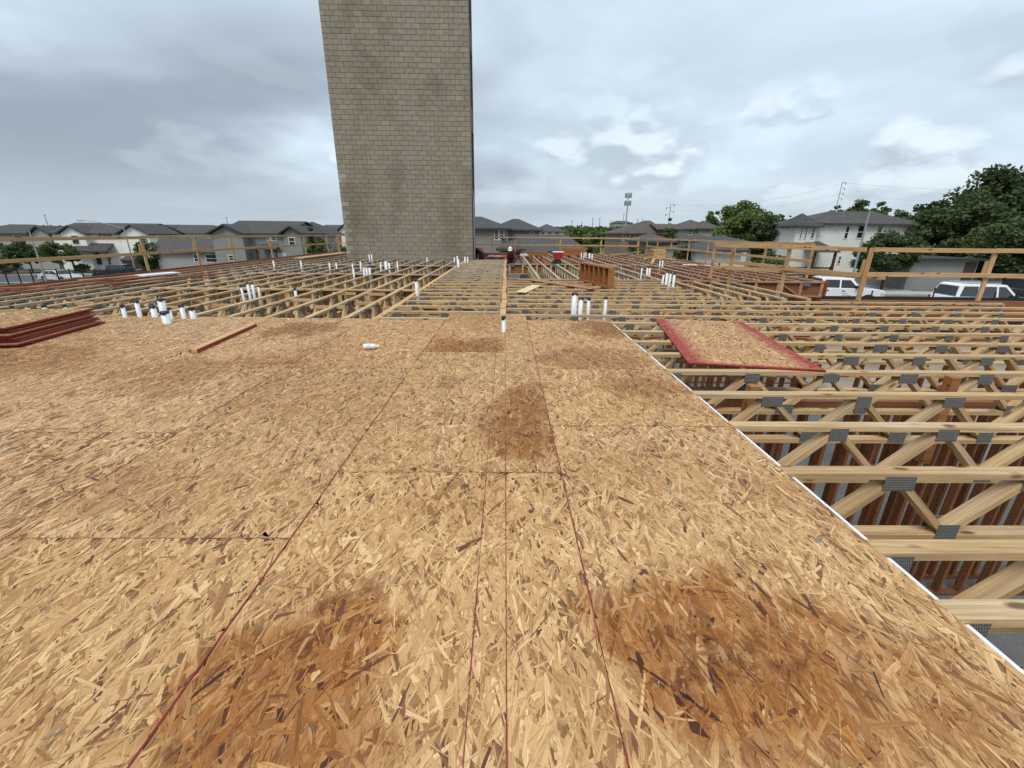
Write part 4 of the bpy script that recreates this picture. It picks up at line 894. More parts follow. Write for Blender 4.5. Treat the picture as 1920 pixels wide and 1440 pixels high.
W2 = {'hip': (-.12, 0, .50, .15), 'waist': (-.02, 0, .68, .14), 'chest': (.16, 0, .86, .155), 'neck': (.27, 0, 1.0, .06), 'hl': (-.06, .1, .48, .11), 'kl': (.28, .18, .50, .08), 'al': (.12, .18, .10, .05), 'tl': (.28, .19, .05, .042),
      'hr': (-.06, -.1, .48, .11), 'kr': (.30, -.18, .46, .08), 'ar': (.12, -.18, .10, .05), 'tr': (.28, -.19, .05, .042), 'sl': (.18, .2, .88, .075), 'el': (.34, .30, .62, .055), 'wl': (.46, .16, .42, .04), 'sr': (.18, -.2, .88, .075), 'er': (.34, -.30, .62, .055), 'wr': (.46, -.14, .42, .04)}
p = Vector((.22, 23.75, 0))
w2 = worker((p.x, p.y, -.66), R(-95), W2, 'crouching worker in white hard hat and dark red shirt at the end of the corridor', 'cloth_maroon', 'cloth_dark', 'helmet')
head(w2, (.38, 0, 1.10), (.85, 0, -.55), helmet='helmet'); hand(w2, (.47, .16, .40), (.6, -.2, -.7)); hand(w2, (.47, -.14, .40), (.6, .2, -.7))
sw = empty('circular_saw', (p.x - .32, p.y - .95, .03), R(-80)); tag(sw, 'orange-red power saw in front of the crouching worker', 'saw')
obj('motor', MB().tube((0, -.1, .1), (0, .1, .1), .06), 'cloth_orange', sw); obj('blade', MB().tube((.1, .02, .06), (.1, .026, .06), .09, .09, 20), 'galv', sw); obj('base', MB().box(-.12, .2, -.06, .08, -.02, -.012), 'galv', sw); obj('handle', MB().tube((-.16, 0, .08), (.0, 0, .18), .02), 'black_plastic', sw)
# ------------------------------------------------------------------ houses
def house(Y, x0, x1, ye, yr, label, wall='siding_grey', roof='shingle', style='hip', dep=9.0, ridge=None, windows=(), wings=(), doors=(), garages=(), vents=(), porch=(), over=.45, name='house', base=None, group='houses round the site'):
    """front plane at Y; everything else is given as photo columns and rows on that plane, turned into metres"""
    def XZ(x, y): p = atY(x, y, Y); return p.x, p.z
    X0, ze = XZ(x0, ye); X1, _ = XZ(x1, ye); xm = (x0 + x1) / 2; _, ze = XZ(xm, ye); _, zr = XZ(xm, yr); g = zg((X0 + X1) / 2) - .05 if base is None else base
    o = empty(name, ((X0 + X1) / 2, Y + dep / 2, g)); tag(o, label, 'house' if name == 'house' else name.replace('_', ' '), group); O = Vector(o.location); inv = T(-O)
    def roof_mesh(a, b, ya, yb, ze_, zr_, sty, rx=None):
        a -= over; b += over; ya -= over; yb += over; mb = MB(); th = .18; ym = (ya + yb) / 2
        if sty == 'hip':
            h = min((yb - ya) / 2, (b - a) / 2 - .05); ra, rb = (a + h, b - h) if rx is None else rx
            P = [(a, ya, ze_), (b, ya, ze_), (b, yb, ze_), (a, yb, ze_), (ra, ym, zr_), (rb, ym, zr_)]
            F_ = [(0, 1, 5, 4), (1, 2, 5), (2, 3, 4, 5), (3, 0, 4)]
        elif sty == 'gx':
            P = [(a, ya, ze_), (b, ya, ze_), (b, yb, ze_), (a, yb, ze_), (a, ym, zr_), (b, ym, zr_)]; F_ = [(0, 1, 5, 4), (2, 3, 4, 5)]
        else:
            xm_ = (a + b) / 2; P = [(a, ya, ze_), (b, ya, ze_), (b, yb, ze_), (a, yb, ze_), (xm_, ya, zr_), (xm_, yb, zr_)]; F_ = [(0, 4, 5, 3), (1, 2, 5, 4)]
        n = len(P); P2 = P + [(x, y, z - th) for x, y, z in P]; F2 = F_ + [tuple(i + n for i in reversed(f)) for f in F_]
        cnt = {}
        for f in F_:
            for i in range(len(f)): e_ = (f[i], f[(i + 1) % len(f)]); cnt[frozenset(e_)] = cnt.get(frozenset(e_), []) + [e_]
        for v in cnt.values():
            if len(v) == 1: i, j = v[0]; F2.append((j, i, i + n, j + n))
        return mb.poly(P2, F2)
    def wall_mesh(a, b, ya, yb, z0, z1, zr_=None, sty='hip'):
        mb = MB()
        if sty == 'gy' and zr_:
            mb.extrude([(a, z0), (b, z0), (b, z1 - .12), ((a + b) / 2, zr_ - .2), (a, z1 - .12)], ya, yb)
        elif sty == 'gx' and zr_:
            ym = (ya + yb) / 2; P = [(a, ya, z0), (a, yb, z0), (a, yb, z1 - .12), (a, ym, zr_ - .2), (a, ya, z1 - .12)]; n = 5; Q = [(b, y, z) for _, y, z in P]
            mb.poly(P + Q, [tuple(range(5)), tuple(range(9, 4, -1))] + [(i, i + 5, (i + 1) % 5 + 5, (i + 1) % 5) for i in range(5)])
        else: mb.box(a, b, ya, yb, z0, z1 - .10)
        return mb
    rx = None
    if ridge: rx = (atY(ridge[0], yr, Y + dep / 2).x, atY(ridge[1], yr, Y + dep / 2).x)
    obj('wall', wall_mesh(X0, X1, Y, Y + dep, g, ze, zr, style), wall, o, inv)
    ro = obj('roof', roof_mesh(X0, X1, Y, Y + dep, ze, zr, style, rx), roof, o, inv)
    for (vx, vt) in vents:
        a = atY(vx, vt, Y + dep * .4); obj('vent_stack', MB().tube((a.x, a.y, a.z - 1.0), (a.x, a.y, a.z), .09, .09, 8), 'trim_dark', ro, inv)
    for (wx0, wx1, wye, wyr, out, sty) in wings:
        a, z1 = XZ(wx0, wye); b, _ = XZ(wx1, wye); _, z2 = XZ((wx0 + wx1) / 2, wyr)
        obj('gable_wall' if sty == 'gy' else 'wing_wall', wall_mesh(a, b, Y - out, Y + dep * .5, g, z1, z2, sty), wall, o, inv)
        obj('roof', roof_mesh(a, b, Y - out, Y + dep * .5, z1, z2, sty), roof, o, inv)
    for wdw in windows:
        (a0, b0, a1, b1) = wdw[:4]; out = wdw[4] if len(wdw) > 4 else 0.0
        xa, za = XZ(a0, b1); xb, zb_ = XZ(a1, b0); yf = Y - out
        f = empty('window', (0, 0, 0)); f.parent = o; f.matrix_local = T(Vector(((xa + xb) / 2, yf, za)) - O); hw = (xb - xa) / 2; hh_ = zb_ - za; t = .09
        obj('frame', MB().box(-hw - t, -hw, -.05, .02, -t, hh_ + t).box(hw, hw + t, -.05, .02, -t, hh_ + t).box(-hw, hw, -.05, .02, hh_, hh_ + t).box(-hw, hw, -.05, .02, -t, 0).box(-hw, hw, -.035, .02, hh_ / 2 - .03, hh_ / 2 + .03), 'trim_white', f)
        obj('pane', MB().box(-hw, hw, -.012, .0, 0, hh_ / 2 - .03).box(-hw, hw, -.012, .0, hh_ / 2 + .03, hh_), 'glass_dark', f)
    for (a0, b0, a1, b1, mat) in doors:
        xa, za = XZ(a0, b1); xb, zb_ = XZ(a1, b0); obj('door', MB().box(xa, xb, Y - .05, Y - .005, za, zb_), mat, o, inv)
    for (a0, b0, a1, b1) in garages:
        xa, za = XZ(a0, b1); xb, zb_ = XZ(a1, b0); gd = obj('garage_door', MB().box(xa, xb, Y - .06, Y - .01, max(za, g + .05), zb_), 'garage_brown', o, inv)
        for k in range(1, 4): z = za + (zb_ - za) * k / 4; obj('panel_rib', MB().box(xa, xb, Y - .075, Y - .062, z - .02, z + .02), 'trim_dark', gd, inv)
    for (a0, a1, b0, b1, out) in porch:
        xa, z1 = XZ(a0, b1); xb, _ = XZ(a1, b1); _, z2 = XZ((a0 + a1) / 2, b0)
        th = .12; P = [(xa, Y - out, z1), (xb, Y - out, z1), (xb - .5, Y - .01, z2), (xa + .5, Y - .01, z2)]; P2 = P + [(x, y, z - th) for x, y, z in P]
        obj('porch_roof', MB().poly(P2, [(0, 1, 2, 3), (7, 6, 5, 4), (0, 4, 5, 1), (1, 5, 6, 2), (3, 7, 4, 0)]), roof, o, inv)
        for xx in (xa + .3, xb - .3): obj('porch_post', MB().box(xx - .1, xx + .1, Y - out + .2, Y - out + .4, g, z1 - .1), 'garage_brown', o, inv)
    return o
house(74, -70, 98, 437, 420, 'grey house with long dark roof at the far left', 'siding_light', ridge=(20, 60), vents=((52, 415), (12, 424)), windows=((5, 470, 16, 482), (30, 442, 40, 452)), porch=((-20, 14, 455, 466, 2),), wings=((66, 98, 437, 423, .6, 'gy'),))
house(73, 96, 256, 437, 417, 'large white house with dark roof behind the left guardrail', 'stucco_white', style='gx', dep=10, vents=((194, 411), (163, 414), (118, 416)), wings=((121, 166, 437, 422, .8, 'gy'), (236, 288, 438, 421, 1.2, 'gy')),
      windows=((147, 442, 154, 457, .8), (186, 439, 191, 446), (195, 439, 200, 446), (204, 439, 209, 446), (150, 474, 157, 484, .8), (196, 476, 200, 482), (203, 480, 207, 487)), porch=((147, 222, 456, 469, 2.2),), doors=((160, 474, 168, 500, 'garage_brown'), (178, 474, 186, 496, 'garage_brown')), garages=())
house(71.2, 228, 275, 487, 480, 'white garage with dark brown doors beside the white house', 'stucco_white', dep=1.0, garages=((233, 488, 250, 505), (252, 488, 270, 505)), name='garage', over=.15)
house(104, 268, 430, 437, 421, 'long dark-roofed house far behind between the white and grey houses', 'stucco_white', ridge=(300, 400), vents=((345, 418),), windows=((305, 439, 312, 445), (322, 438, 345, 444), (396, 439, 402, 445), (408, 439, 414, 445)), wings=((300, 330, 437, 424, .5, 'gy'),))
house(62, 292, 428, 472, 447, 'low grey-roofed house in front of the grey gabled house', 'siding_light', ridge=(300, 420), dep=10, windows=((366, 478, 372, 490), (388, 478, 400, 491), (404, 478, 415, 491), (421, 478, 433, 491)))
house(58, 412, 536, 437, 412, 'grey-sided house with front gables behind the left guardrail', 'siding_grey', style='gx', dep=11, vents=((482, 406), (555, 413)), wings=((410, 466, 437, 420, 1.5, 'gy'), (536, 568, 437, 423, .8, 'gy')),
      windows=((502, 444, 507, 451), (511, 444, 517, 451), (549, 446, 557, 459, .8), (444, 478, 450, 487, 1.5)), porch=((486, 530, 457, 465, 1.6),), doors=((512, 474, 536, 500, 'trim_white'),), garages=((458, 476, 471, 492),))
house(68, 530, 598, 438, 414, 'grey house with hipped roof behind the cypress', 'siding_grey', dep=9, vents=((556, 410),))
house(84, 588, 680, 438, 421, 'white house behind the cypress beside the block tower', 'stucco_white', ridge=(610, 660), windows=((611, 444, 618, 455), (627, 444, 633, 455), (641, 444, 646, 455)), wings=((632, 672, 438, 418, .6, 'gy'),))
house(46, 846, 953, 427, 403, 'grey-sided house just right of the block tower', 'siding_grey', dep=9, ridge=(880, 903), vents=((891, 396), (910, 402)), windows=((928, 431, 934, 449), (938, 431, 944, 449)), doors=((940, 447, 950, 470, 'siding_dark'),))
house(56, 922, 1012, 430, 408, 'grey house with peaked hip roof beyond the workers', 'siding_grey', dep=9, ridge=(962, 972), vents=((958, 407), (974, 409)), windows=((994, 432, 1000, 444),))
house(84, 1000, 1058, 434, 419, 'small white house with dark roof in the distance', 'stucco_white', dep=10, windows=((1015, 436, 1020, 443), (1028, 436, 1033, 443), (1042, 436, 1048, 443)), vents=((1013, 415),))
house(43, 945, 1096, 470, 440, 'low building with broad dark roof behind the far guardrail', 'siding_dark', dep=11, ridge=(962, 1062), name='garage', vents=((1035, 441),))
house(37, 940, 976, 466, 452, 'small dark shed roof behind the crouching worker', 'siding_grey', dep=4, name='garage')
house(66, 1166, 1246, 437, 411, 'brown-roofed tan brick house right of the distant trees', 'brick_tan', 'shingle_brown', dep=11, ridge=(1210, 1220), vents=((1217, 408),), wings=((1235, 1272, 429, 419, .2, 'gx'),), windows=((1168, 438, 1173, 450), (1180, 438, 1190, 450)))
house(54, 1212, 1262, 452, 437, 'low tan garage below the brown-roofed house', 'brick_tan', 'shingle_brown', dep=8, name='garage')
house(78, 1286, 1346, 429, 410, 'far grey-brown house left of the pale green tree', 'siding_light', 'shingle_brown', dep=11, wings=((1308, 1348, 428, 413, .5, 'hip'),), windows=((1292, 432, 1297, 440), (1318, 431, 1324, 440), (1330, 431, 1336, 440)))
house(60, 1276, 1306, 448, 436, 'small grey garage roof between trees', 'siding_light', 'shingle', dep=7, name='garage')
house(58, 1306, 1352, 453, 438, 'grey-roofed garage beside the dark shrubs', 'siding_cream', 'shingle', dep=8, name='garage')
house(46, 1352, 1404, 454, 441, 'low garage roof under the pale green tree', 'siding_white', 'shingle', dep=7, name='garage')
house(36, 1306, 1392, 468, 454, 'pale-sided garage right behind the far right guardrail', 'siding_white', 'shingle', dep=7, name='garage', ridge=(1325, 1375), windows=((1346, 488, 1352, 497),))
house(50, 1503, 1722, 419, 394, 'cream-sided house with dark hip roof behind the white pickup', 'siding_cream', dep=5, ridge=(1556, 1640), vents=((1503, 393), (1513, 397)), wings=((1492, 1530, 423, 399, .35, 'hip'),),
      windows=((1495, 425, 1502, 447, .35), (1504, 425, 1511, 447, .35), (1516, 425, 1525, 446, .35), (1582, 425, 1593, 447), (1605, 424, 1621, 446), (1641, 424, 1655, 447), (1570, 481, 1577, 494)), porch=((1494, 1540, 452, 469, 3.0),), doors=((1508, 474, 1516, 505, 'trim_dark'), (1520, 474, 1526, 505, 'glass_dark'), (1528, 472, 1538, 500, 'trim_white')))
house(40, 1712, 1838, 484, 481, 'low grey block carport behind the trees at the right', 'siding_grey', 'trim_dark', dep=6, name='carport', garages=((1800, 492, 1832, 525),))
# ------------------------------------------------------------------ trees
def tree(name, x, yt, yb, wpx, Y, leaf, label, n_leaf=5000, trunk_frac=.2, size=.16, shape='round', seed=0, cat='tree', group='trees round the site'):
    rs = np.random.default_rng(seed + 100); c = atY(x, (yt + yb) / 2, Y); top = atY(x, yt, Y).z; g = zg(c.x); bot = max(g + .1, atY(x, yb, Y).z) if shape != 'bush' else g
    rx = wpx * depth(c) / F_PX / 2; H_ = top - g; zc0 = g + H_ * trunk_frac if shape != 'bush' else g + .05
    o = empty(name, (c.x, c.y, g)); tag(o, label, cat, group)
    ch = top - zc0; cz = (top + zc0) / 2 - g
    mb = MB()
    mb.tube((0, 0, 0), (rs.normal(0, .1), rs.normal(0, .1), H_ * .55), max(.07, H_ * .022), max(.03, H_ * .012), 8)
    ncl = 74 if shape != 'cone' else 40; cl = []
    for k in range(ncl):
        while True:
            u = rs.uniform(-1, 1, 3); r_ = np.linalg.norm(u)
            if r_ < 1: break
        u = u * (.55 + .45 * rs.random()) / max(r_, .3) * min(1, r_ + .35)
        zz = u[2] * ch / 2; sc_ = 1.0
        if shape == 'cone': sc_ = max(.12, (1 - (u[2] + 1) / 2) * 1.25); sc_ = min(sc_, 1)
        ctr = np.array((u[0] * rx * .82 * sc_, u[1] * rx * .82 * sc_, cz + zz * .86)); cl.append((ctr, (.15 + .17 * rs.random()) * min(rx, ch / 2) * (.6 if shape == 'cone' else 1)))
    for k in range(0, ncl, 5):
        ct = cl[k][0]; mb.tube((0, 0, min(H_ * .3, ct[2] * .6)), ct, max(.03, H_ * .008), .012, 5, False)
    obj('trunk', mb, 'bark', o)
    per = n_leaf // ncl; V = []; PCs = []
    tone = rs.random(ncl)
    for k, (ct, rr) in enumerate(cl):
        d = rs.normal(0, 1, (per, 3)); d /= np.linalg.norm(d, axis=1)[:, None]; pos = ct + d * (rr * rs.random((per, 1)) ** .45) * np.array((1.15, 1.15, .8))
        a = rs.normal(0, 1, (per, 3)); a[:, 2] *= .6; a /= np.linalg.norm(a, axis=1)[:, None]; b = np.cross(a, rs.normal(0, 1, (per, 3))); b /= np.linalg.norm(b, axis=1)[:, None]
        s_ = size * rs.uniform(.6, 1.4, (per, 1)); a *= s_; b *= s_ * .55
        V.append(np.stack([pos - a, pos + b, pos + a, pos - b], 1)); PCs.append(np.clip(tone[k] * .6 + rs.random(per) * .5, 0, 1))
    V = np.concatenate(V); PCs = np.concatenate(PCs); n = len(V); V = V.reshape(-1, 3)
    me = bpy.data.meshes.new('crown'); me.vertices.add(n * 4); me.vertices.foreach_set('co', V.reshape(-1).astype(np.float32)); me.loops.add(n * 4); me.loops.foreach_set('vertex_index', np.arange(n * 4, dtype=np.int32))
    me.polygons.add(n); me.polygons.foreach_set('loop_start', (np.arange(n) * 4).astype(np.int32)); me.polygons.foreach_set('loop_total', np.full(n, 4, np.int32)); me.materials.append(MATS[leaf])
    at = me.attributes.new('pc', 'FLOAT', 'FACE'); at.data.foreach_set('value', PCs.astype(np.float32)); me.update(calc_edges=True)
    link('crown', me, o); return o
TREES = [
    (1880, 300, 520, 190, 52, 'leaf_dark', 'tallest dark tree at the right edge', 22000, .12, .24, 'round'), (1800, 352, 520, 150, 48, 'leaf_dark', 'dark broad tree left of the tallest one', 16000, .12, .22, 'round'), (1735, 372, 510, 110, 56, 'leaf_dark', 'dark tree beside the cream house roof', 12000, .12, .24, 'round'),
    (1905, 400, 540, 120, 40, 'leaf_dark', 'dark lower tree at the right margin', 10000, .15, .18, 'round'), (1860, 430, 530, 110, 43, 'leaf_mid', 'mid green shrub tree below the tall trees', 9000, .15, .17, 'round'),
    (1672, 428, 520, 104, 40, 'leaf_dark', 'small dense tree in front of the cream house', 11000, .2, .13, 'round'), (1630, 447, 512, 60, 41, 'leaf_dark', 'young tree left of the dense tree before the house', 4000, .2, .12, 'round'), (1760, 440, 500, 120, 60, 'leaf_dark', 'dark hedge-like tree behind the carport', 8000, .1, .2, 'round'),
    (1610, 371, 430, 60, 66, 'leaf_mid', 'tree top above the ridge of the cream house', 5000, .3, .2, 'round'), (1650, 370, 430, 40, 66, 'leaf_mid', 'narrow tree top right of the ridge', 3500, .3, .2, 'round'), (1560, 378, 430, 36, 68, 'leaf_mid', 'small tree top left of the ridge', 3000, .3, .2, 'round'), (1690, 384, 440, 50, 66, 'leaf_mid', 'tree top at the right end of the ridge', 4000, .3, .2, 'round'),
    (1396, 366, 470, 116, 62, 'leaf_light', 'pale green tree between the houses', 16000, .12, .2, 'round'), (1436, 396, 470, 66, 56, 'leaf_dark', 'dark tree right of the pale green tree', 8000, .12, .18, 'round'), (1336, 384, 440, 38, 84, 'leaf_light', 'small pale tree left of the big pale tree', 4000, .2, .24, 'round'), (1455, 391, 440, 40, 74, 'leaf_mid', 'tree at the left end of the cream house', 3500, .2, .2, 'round'),
    (1285, 456, 510, 66, 38, 'leaf_dark', 'dark spreading shrub behind the right guardrail', 7000, .05, .12, 'round'), (1258, 418, 452, 36, 62, 'leaf_dark', 'dark tree between the brown and grey roofs', 4000, .1, .18, 'round'), (1276, 404, 440, 30, 95, 'leaf_dark', 'far conifer above the brown house', 2500, .1, .26, 'cone'), (1255, 404, 440, 26, 98, 'leaf_dark', 'far conifer left of the other', 2500, .1, .26, 'cone'), (1298, 405, 440, 26, 96, 'leaf_dark', 'far tree at the end of the conifers', 2500, .1, .26, 'round'),
    (1440, 466, 505, 70, 41, 'leaf_dark', 'dark shrub below the cream house porch', 6000, .05, .13, 'round'), (1190, 455, 486, 46, 50, 'leaf_dark', 'dark shrub behind the far right rail', 3500, .05, .15, 'round'), (1105, 442, 482, 56, 40, 'leaf_mid', 'green shrub behind the far guardrail', 5000, .05, .12, 'round'), (1232, 444, 470, 36, 60, 'leaf_dark', 'dark bush by the tan garage', 3000, .05, .16, 'round'), (1310, 440, 470, 40, 64, 'leaf_dark', 'dark bush among the garages', 3000, .05, .16, 'round'),
    (584, 412, 480, 40, 42, 'leaf_dark', 'tall cypress before the white house by the tower', 6000, .05, .13, 'cone'), (600, 440, 480, 60, 44, 'leaf_mid', 'green shrub at the foot of the cypress', 4000, .05, .13, 'round'), (276, 444, 512, 48, 62, 'leaf_dark', 'small tree before the white house gable', 5000, .15, .13, 'round'), (112, 450, 505, 76, 66, 'leaf_mid', 'round street tree before the white house', 8000, .25, .14, 'round'), (50, 449, 505, 66, 67, 'leaf_dark', 'round street tree at the far left', 7000, .25, .14, 'round'), (640, 452, 480, 40, 50, 'leaf_mid', 'shrub beside the tower', 2500, .05, .13, 'round'),
    (152, 494, 506, 30, 68, 'leaf_dark', 'clipped dark bush before the white house', 2500, .0, .1, 'bush'), (8, 480, 520, 60, 64, 'leaf_dark', 'dark bush at the left margin', 3500, .05, .12, 'round')]
for i, t in enumerate(TREES):
    tree('shrub' if ('shrub' in t[6] or 'bush' in t[6]) else ('cypress_tree' if 'cypress' in t[6] else 'leafy_tree'), t[0], t[1], t[2], t[3], t[4], t[5], t[6], t[7], t[8], t[9], t[10], i, 'shrub' if ('shrub' in t[6] or 'bush' in t[6]) else 'tree')
# distant wood that reads as one mass
def treeline():
    rs = np.random.default_rng(5); V = []; PCs = []
    for (xa, xb, Y, yt, n) in ((1060, 1175, 190, 424, 150), (1040, 1330, 320, 427, 160), (850, 1060, 420, 429, 120), (-60, 660, 300, 422, 200), (1330, 2000, 200, 408, 160)):
        for k in range(n):
            x = rs.uniform(xa, xb); c = atY(x, yt + rs.uniform(0, 6), Y + rs.uniform(-20, 40)); g = zg(c.x); h = c.z - g
            for q in range(4):
                ct = np.array((c.x + rs.normal(0, 2), c.y + rs.normal(0, 2), g + h * rs.uniform(.3, .85))); m = 28; d = rs.normal(0, 1, (m, 3)); d /= np.linalg.norm(d, axis=1)[:, None]; pos = ct + d * h * .22 * rs.random((m, 1)) ** .4
                a = rs.normal(0, 1, (m, 3)); a /= np.linalg.norm(a, axis=1)[:, None]; b = np.cross(a, rs.normal(0, 1, (m, 3))); b /= np.linalg.norm(b, axis=1)[:, None]; s_ = .0035 * Y; V.append(np.stack([pos - a * s_, pos + b * s_ * .7, pos + a * s_, pos - b * s_ * .7], 1)); PCs.append(np.clip(rs.random() * .6 + rs.random(m) * .4, 0, 1))
    V = np.concatenate(V); PCs = np.concatenate(PCs); n = len(V); me = bpy.data.meshes.new('treeline'); me.vertices.add(n * 4); me.vertices.foreach_set('co', V.reshape(-1).astype(np.float32)); me.loops.add(n * 4); me.loops.foreach_set('vertex_index', np.arange(n * 4, dtype=np.int32))
    me.polygons.add(n); me.polygons.foreach_set('loop_start', (np.arange(n) * 4).astype(np.int32)); me.polygons.foreach_set('loop_total', np.full(n, 4, np.int32)); me.materials.append(MATS['leaf_mid'])
    at = me.attributes.new('pc', 'FLOAT', 'FACE'); at.data.foreach_set('value', PCs.astype(np.float32)); me.update(calc_edges=True)
    tag(link('treeline', me), 'dark belt of distant trees along the horizon', 'trees', None, 'stuff')
treeline()
for i, (x0, x1, y0, y1, Y, mat) in enumerate(((1050, 1062, 429, 438, 300, 'siding_cream'), (1062, 1075, 424, 438, 330, 'stucco_white'), (1040, 1052, 426, 438, 360, 'siding_light'), (1152, 1187, 418, 432, 260, 'siding_light'))):
    a = atY(x0, y0, Y); b = atY(x1, y0, Y); g = zg(a.x); o = empty('distant_building', ((a.x + b.x) / 2, Y, g)); tag(o, ('small tan distant building on the skyline', 'pale tall distant building on the skyline', 'grey distant building left of the others', 'pale distant building behind the mast')[i], 'building', 'buildings on the skyline')
    w = (b.x - a.x) / 2; h = a.z - g; obj('wall', MB().box(-w, w, 0, 12, 0, h), mat, o); obj('roof', MB().poly([(-w - .5, -.5, h), (w + .5, -.5, h), (w + .5, 12.5, h), (-w - .5, 12.5, h), (-w * .5, 6, h + w * .25), (w * .5, 6, h + w * .25)], [(0, 1, 5, 4), (1, 2, 5), (2, 3, 4, 5), (3, 0, 4)]), 'shingle', o)
    for k in range(3): obj('window', MB().box(-w * .7 + k * w * .55, -w * .7 + k * w * .55 + w * .3, -.1, -.02, h * .62, h * .82), 'glass_dark', o)
# ------------------------------------------------------------------ vehicles
def vehicle(loc, rz, kind, paint, label):
    """local +X is the front; z = 0 at the ground"""
    o = empty({'pickup': 'pickup_truck', 'suv': 'parked_suv', 'sedan': 'parked_car'}[kind], loc, rz); tag(o, label, {'pickup': 'pickup truck', 'suv': 'suv', 'sedan': 'car'}[kind], 'parked vehicles')
    if kind == 'pickup': L_, Wd, wr, zb, belt, top = 5.9, 2.0, .41, .46, 1.24, 1.96; ax = (-1.85, 1.66); cab = [(-1.35, belt), (1.15, belt), (.55, top - .02), (.25, top), (-1.0, top), (-1.28, top - .05)]; prof = [(-2.95, zb + .12), (2.5, zb), (2.6, zb + .25), (2.58, 1.1), (2.45, 1.22), (1.8, 1.30), (1.1, belt + .05), (-2.95, belt + .02)]
    elif kind == 'suv': L_, Wd, wr, zb, belt, top = 5.2, 2.0, .39, .38, 1.12, 1.93; ax = (-1.55, 1.5); cab = [(-2.5, belt), (1.1, belt), (.35, top - .03), (0.05, top), (-2.1, top), (-2.32, top - .08)]; prof = [(-2.6, zb + .12), (2.5, zb), (2.62, zb + .3), (2.6, .95), (2.4, 1.08), (1.1, belt + .04), (-2.52, belt + .02), (-2.6, .9)]
    else: L_, Wd, wr, zb, belt, top = 4.8, 1.84, .33, .25, .92, 1.45; ax = (-1.4, 1.45); cab = [(-1.95, belt), (1.15, belt), (.3, top - .02), (0, top), (-.85, top - .01), (-1.2, top - .06)]; prof = [(-2.4, zb + .15), (2.3, zb), (2.42, zb + .2), (2.38, .66), (2.1, .78), (1.1, belt + .02), (-1.95, belt + .03), (-2.36, .93), (-2.42, .7)]
    # body side outline with wheel arches
    def outline():
        top_ = prof[2:]; pts = [prof[0]]
        for a_ in ax:
            for k in range(9):
                t = math.pi - math.pi * k / 8; pts.append((a_ + (wr + .09) * math.cos(t), max(zb, wr + (wr + .09) * math.sin(t) * .98)))
        return pts + [prof[1]] + top_
    hw = Wd / 2
    obj('body', MB().extrude(outline(), -hw, hw), paint, o, bevel=.045, smooth=False)
    if kind == 'pickup': obj('bed', MB().box(-2.88, -1.42, -.78, .78, belt + .021, belt + .03), 'black_plastic', o)
    n = len(cab); P = []
    for s_ in (-1, 1):
        for x, z in cab: f = (z - belt) / (top - belt); P.append((x, s_ * (hw - .04 - .20 * f), z))
    mb = MB().poly(P, [tuple(range(n)), tuple(range(2 * n - 1, n - 1, -1))] + [(i, i + n, (i + 1) % n + n, (i + 1) % n) for i in range(n)])
    obj('cabin', mb, paint, o, bevel=.05)
    def sideY(z): return hw - .04 - .20 * (z - belt) / (top - belt)
    def pane(name, quad, s_):
        e_ = .012; Pq = [(x, s_ * (sideY(z) + e_), z) for x, z in quad]; Pi = [(x, s_ * (sideY(z) - .02), z) for x, z in quad]; m_ = len(quad)
        obj(name, MB().poly(Pq + Pi, [tuple(range(m_)), tuple(range(2 * m_ - 1, m_ - 1, -1))] + [(i, i + m_, (i + 1) % m_ + m_, (i + 1) % m_) for i in range(m_)]), 'glass_dark', o)
    z0, z1 = belt + .06, top - .14
    wins = {'pickup': [[(-1.2, z0), (-.22, z0), (-.22, z1), (-1.1, z1)], [(-.12, z0), (.92, z0), (.42, z1), (-.12, z1)]],
            'suv': [[(-2.32, z0), (-1.35, z0), (-1.28, z1), (-2.1, z1)], [(-1.2, z0), (-.22, z0), (-.25, z1), (-1.12, z1)], [(-.1, z0), (.86, z0), (.25, z1), (-.12, z1)]],
            'sedan': [[(-1.6, z0), (-.42, z0), (-.45, z1 + .04), (-1.05, z1 + .02)], [(-.34, z0), (.92, z0), (.18, z1 + .04), (-.36, z1 + .04)]]}[kind]
    for s_ in (-1, 1):
        for q_ in wins: pane('side_window', q_, s_)
        for hx in {'pickup': (-.95, .05), 'suv': (-1.05, -.05), 'sedan': (-.62, .3)}[kind]: obj('door_handle', MB().box(hx - .1, hx + .1, s_ * (hw + .012) - .015, s_ * (hw + .012) + .015, belt - .16, belt - .11), 'black_plastic' if kind != 'sedan' else paint, o)
        obj('mirror', MB().box(.72, .88, s_ * (hw + .02), s_ * (hw + .2), belt + .05, belt + .25), 'black_plastic', o, bevel=.02)
        obj('headlight', MB().box(prof[3][0] - .28, prof[3][0] - .005, s_ * (hw - .34) if s_ > 0 else -hw - .008, hw + .008 if s_ > 0 else -(hw - .34), prof[3][1] - .3, prof[3][1] - .06), 'lamp_clear', o, bevel=.02)
        xr = prof[0][0]; obj('taillight', MB().box(xr - .012, xr + .16, (hw - .16) * s_ if s_ > 0 else -hw - .012, hw + .012 if s_ > 0 else -(hw - .16), belt - .36, belt - .06), 'lamp_red', o, bevel=.015)
        for a_ in ax:
            w_ = empty('wheel'); w_.parent = o; w_.matrix_local = T((a_, s_ * (hw - .13), wr))
            obj('tyre', MB().tube((0, -.13, 0), (0, .13, 0), wr, wr, 22), 'rubber', w_, bevel=.02); obj('rim', MB().tube((0, s_ * .10, 0), (0, s_ * .137, 0), wr * .62, wr * .56, 12), 'rim', w_)
        obj('sill', MB().box(ax[0] + wr + .14, ax[1] - wr - .14, s_ * (hw - .05) - .05, s_ * (hw - .05) + .055, zb - .06, zb + .05), 'black_plastic', o)
    ang = [(cab[1], cab[2], 'windshield'), (cab[-1], cab[0], 'rear_window')]
